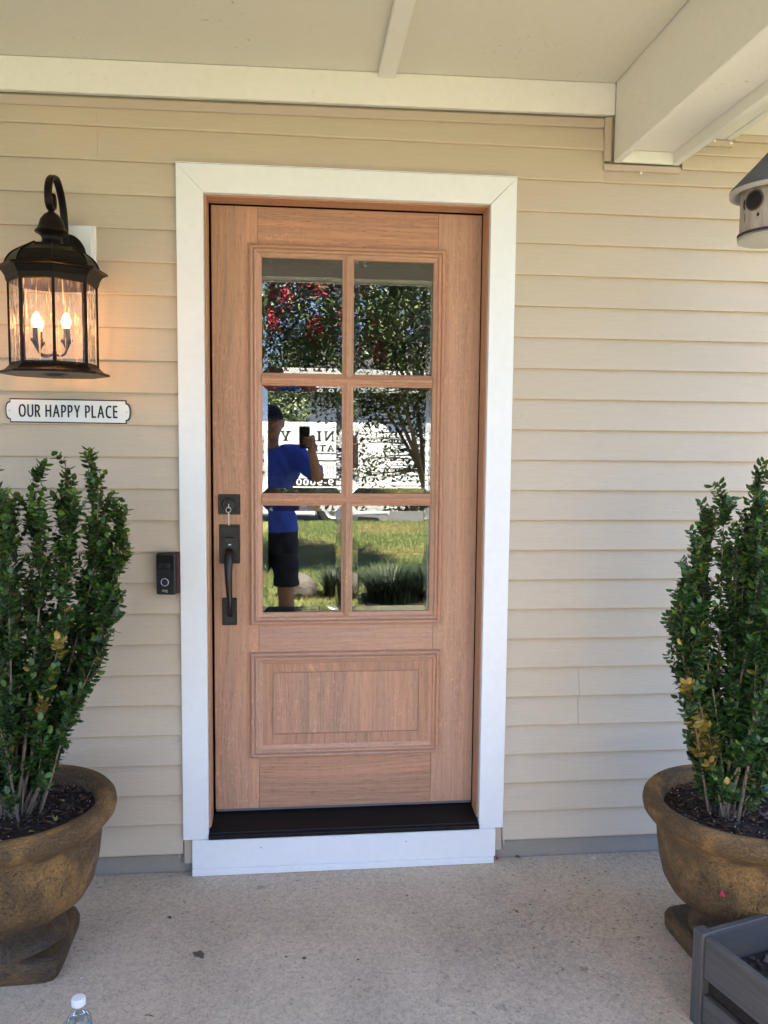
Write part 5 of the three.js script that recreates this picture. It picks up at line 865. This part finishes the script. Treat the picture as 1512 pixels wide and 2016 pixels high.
  const shirtBones = [...torso.map(([a, b, r, q]) => [a, b, r + 0.012, q + 0.012]), [sh, ab(sh, el, 0.85), 0.072, 0.070], [lsh, ab(lsh, lel, 0.8), 0.07, 0.068], [[X - 0.06, 0.78, Z], [X + 0.06, 0.78, Z], 0.135, 0.135]];
  const sf = field(shirtBones, 0.035), shirt = (p) => Math.max(sf(p) + fold(p), 0.80 - p[1], -(Math.hypot(p[0] - X - 0.01, (p[1] - 1.47) * 1.0, p[2] - Z + 0.02) - 0.085));
  part('shirt', surface(shirt, [X, 1.1, Z - 0.05], 0.5, 104), mat({ color: lin(0.03, 0.075, 0.46), roughness: 0.75 }), o);
  const shortBones = [[[X - 0.06, 0.84, Z], [X + 0.06, 0.84, Z], 0.125, 0.125], ...[-1, 1].map((s) => [[X + s * 0.09, 0.80, Z], [X + s * 0.115, 0.42, Z - 0.01], 0.108, 0.092])], hf = field(shortBones, 0.02);
  part('shorts', surface((p) => Math.max(hf(p) + fold(p) * 0.8, 0.40 - p[1], p[1] - 0.88), [X, 0.64, Z], 0.34, 72), mat({ color: lin(0.014, 0.016, 0.026), roughness: 0.85 }), o);
  const capF = (p) => { const x = p[0] - H[0], y = p[1] - H[1], z = p[2] - H[2]; const dome = Math.max((Math.hypot(x / 0.086, (y - 0.005) / 0.121, z / 0.106) - 1) * 0.09, 0.030 - y), brim = Math.max(Math.hypot(x / 1.0, (z + 0.085) / 0.95) - 0.085, Math.abs(y - 0.034 + (z + 0.1) * -0.10 + x * x * 2.5) - 0.004, z + 0.03); return Math.min(dome, brim); };
  part('cap', surface(capF, [H[0], H[1] + 0.05, H[2] - 0.03], 0.18, 80), mat({ color: lin(0.012, 0.012, 0.015), roughness: 1 }), o);
  part('hair', surface((p) => { const x = p[0] - H[0], y = p[1] - H[1], z = p[2] - H[2]; return Math.max((Math.hypot(x / 0.083, y / 0.113, (z - 0.006) / 0.099) - 1) * 0.085, Math.abs(y - 0.0) - 0.045, -z - 0.0); }, [H[0], H[1], H[2]], 0.14, 56), mat({ color: lin(0.02, 0.013, 0.009), roughness: 0.8 }), o);
  for (const s of [-1, 1]) { const e = new THREE.SphereGeometry(0.0058, 10, 8); part('eye', move(e, H[0] + s * 0.032, H[1] + 0.006, H[2] - 0.088), mat({ color: lin(0.02, 0.015, 0.012), roughness: 0.15 }), o); const b = tube([[H[0] + s * 0.016, H[1] + 0.027, H[2] - 0.097], [H[0] + s * 0.033, H[1] + 0.031, H[2] - 0.092], [H[0] + s * 0.050, H[1] + 0.024, H[2] - 0.078]], 0.004, 8, 6); part('eyebrow', b, mat({ color: lin(0.02, 0.013, 0.009), roughness: 0.9 }), o); }
  for (const s of [-1, 1]) { const f = field([[[X + s * 0.12, -0.085, Z + 0.04], [X + s * 0.135, -0.098, Z - 0.16], 0.050, 0.044]], 0.01); part('shoe', surface((p) => Math.max(f(p), -0.1195 - p[1], p[1] + 0.03), [X + s * 0.127, -0.07, Z - 0.06], 0.2, 56), mat({ color: lin(0.03, 0.03, 0.032), roughness: 0.7 }), o); }
  const ph = thing('phone', 'black phone held up by the person in the blue shirt', 'phone', [0, 0, 0]);
  const pg = bx(px0, px1, 1.402, 1.552, pz, pz + 0.0085, 0.003); part('case', pg, matBlack, ph); part('camera_bump', bx(px0 + 0.006, px0 + 0.034, 1.512, 1.546, pz - 0.002, pz - 0.0002, 0.0008), gloss, ph); part('screen', bx(px0 + 0.004, px1 - 0.004, 1.408, 1.546, pz + 0.0087, pz + 0.0093, 0.0003), gloss, ph);
}
console.log('person done');
renderer.render(scene, camera);
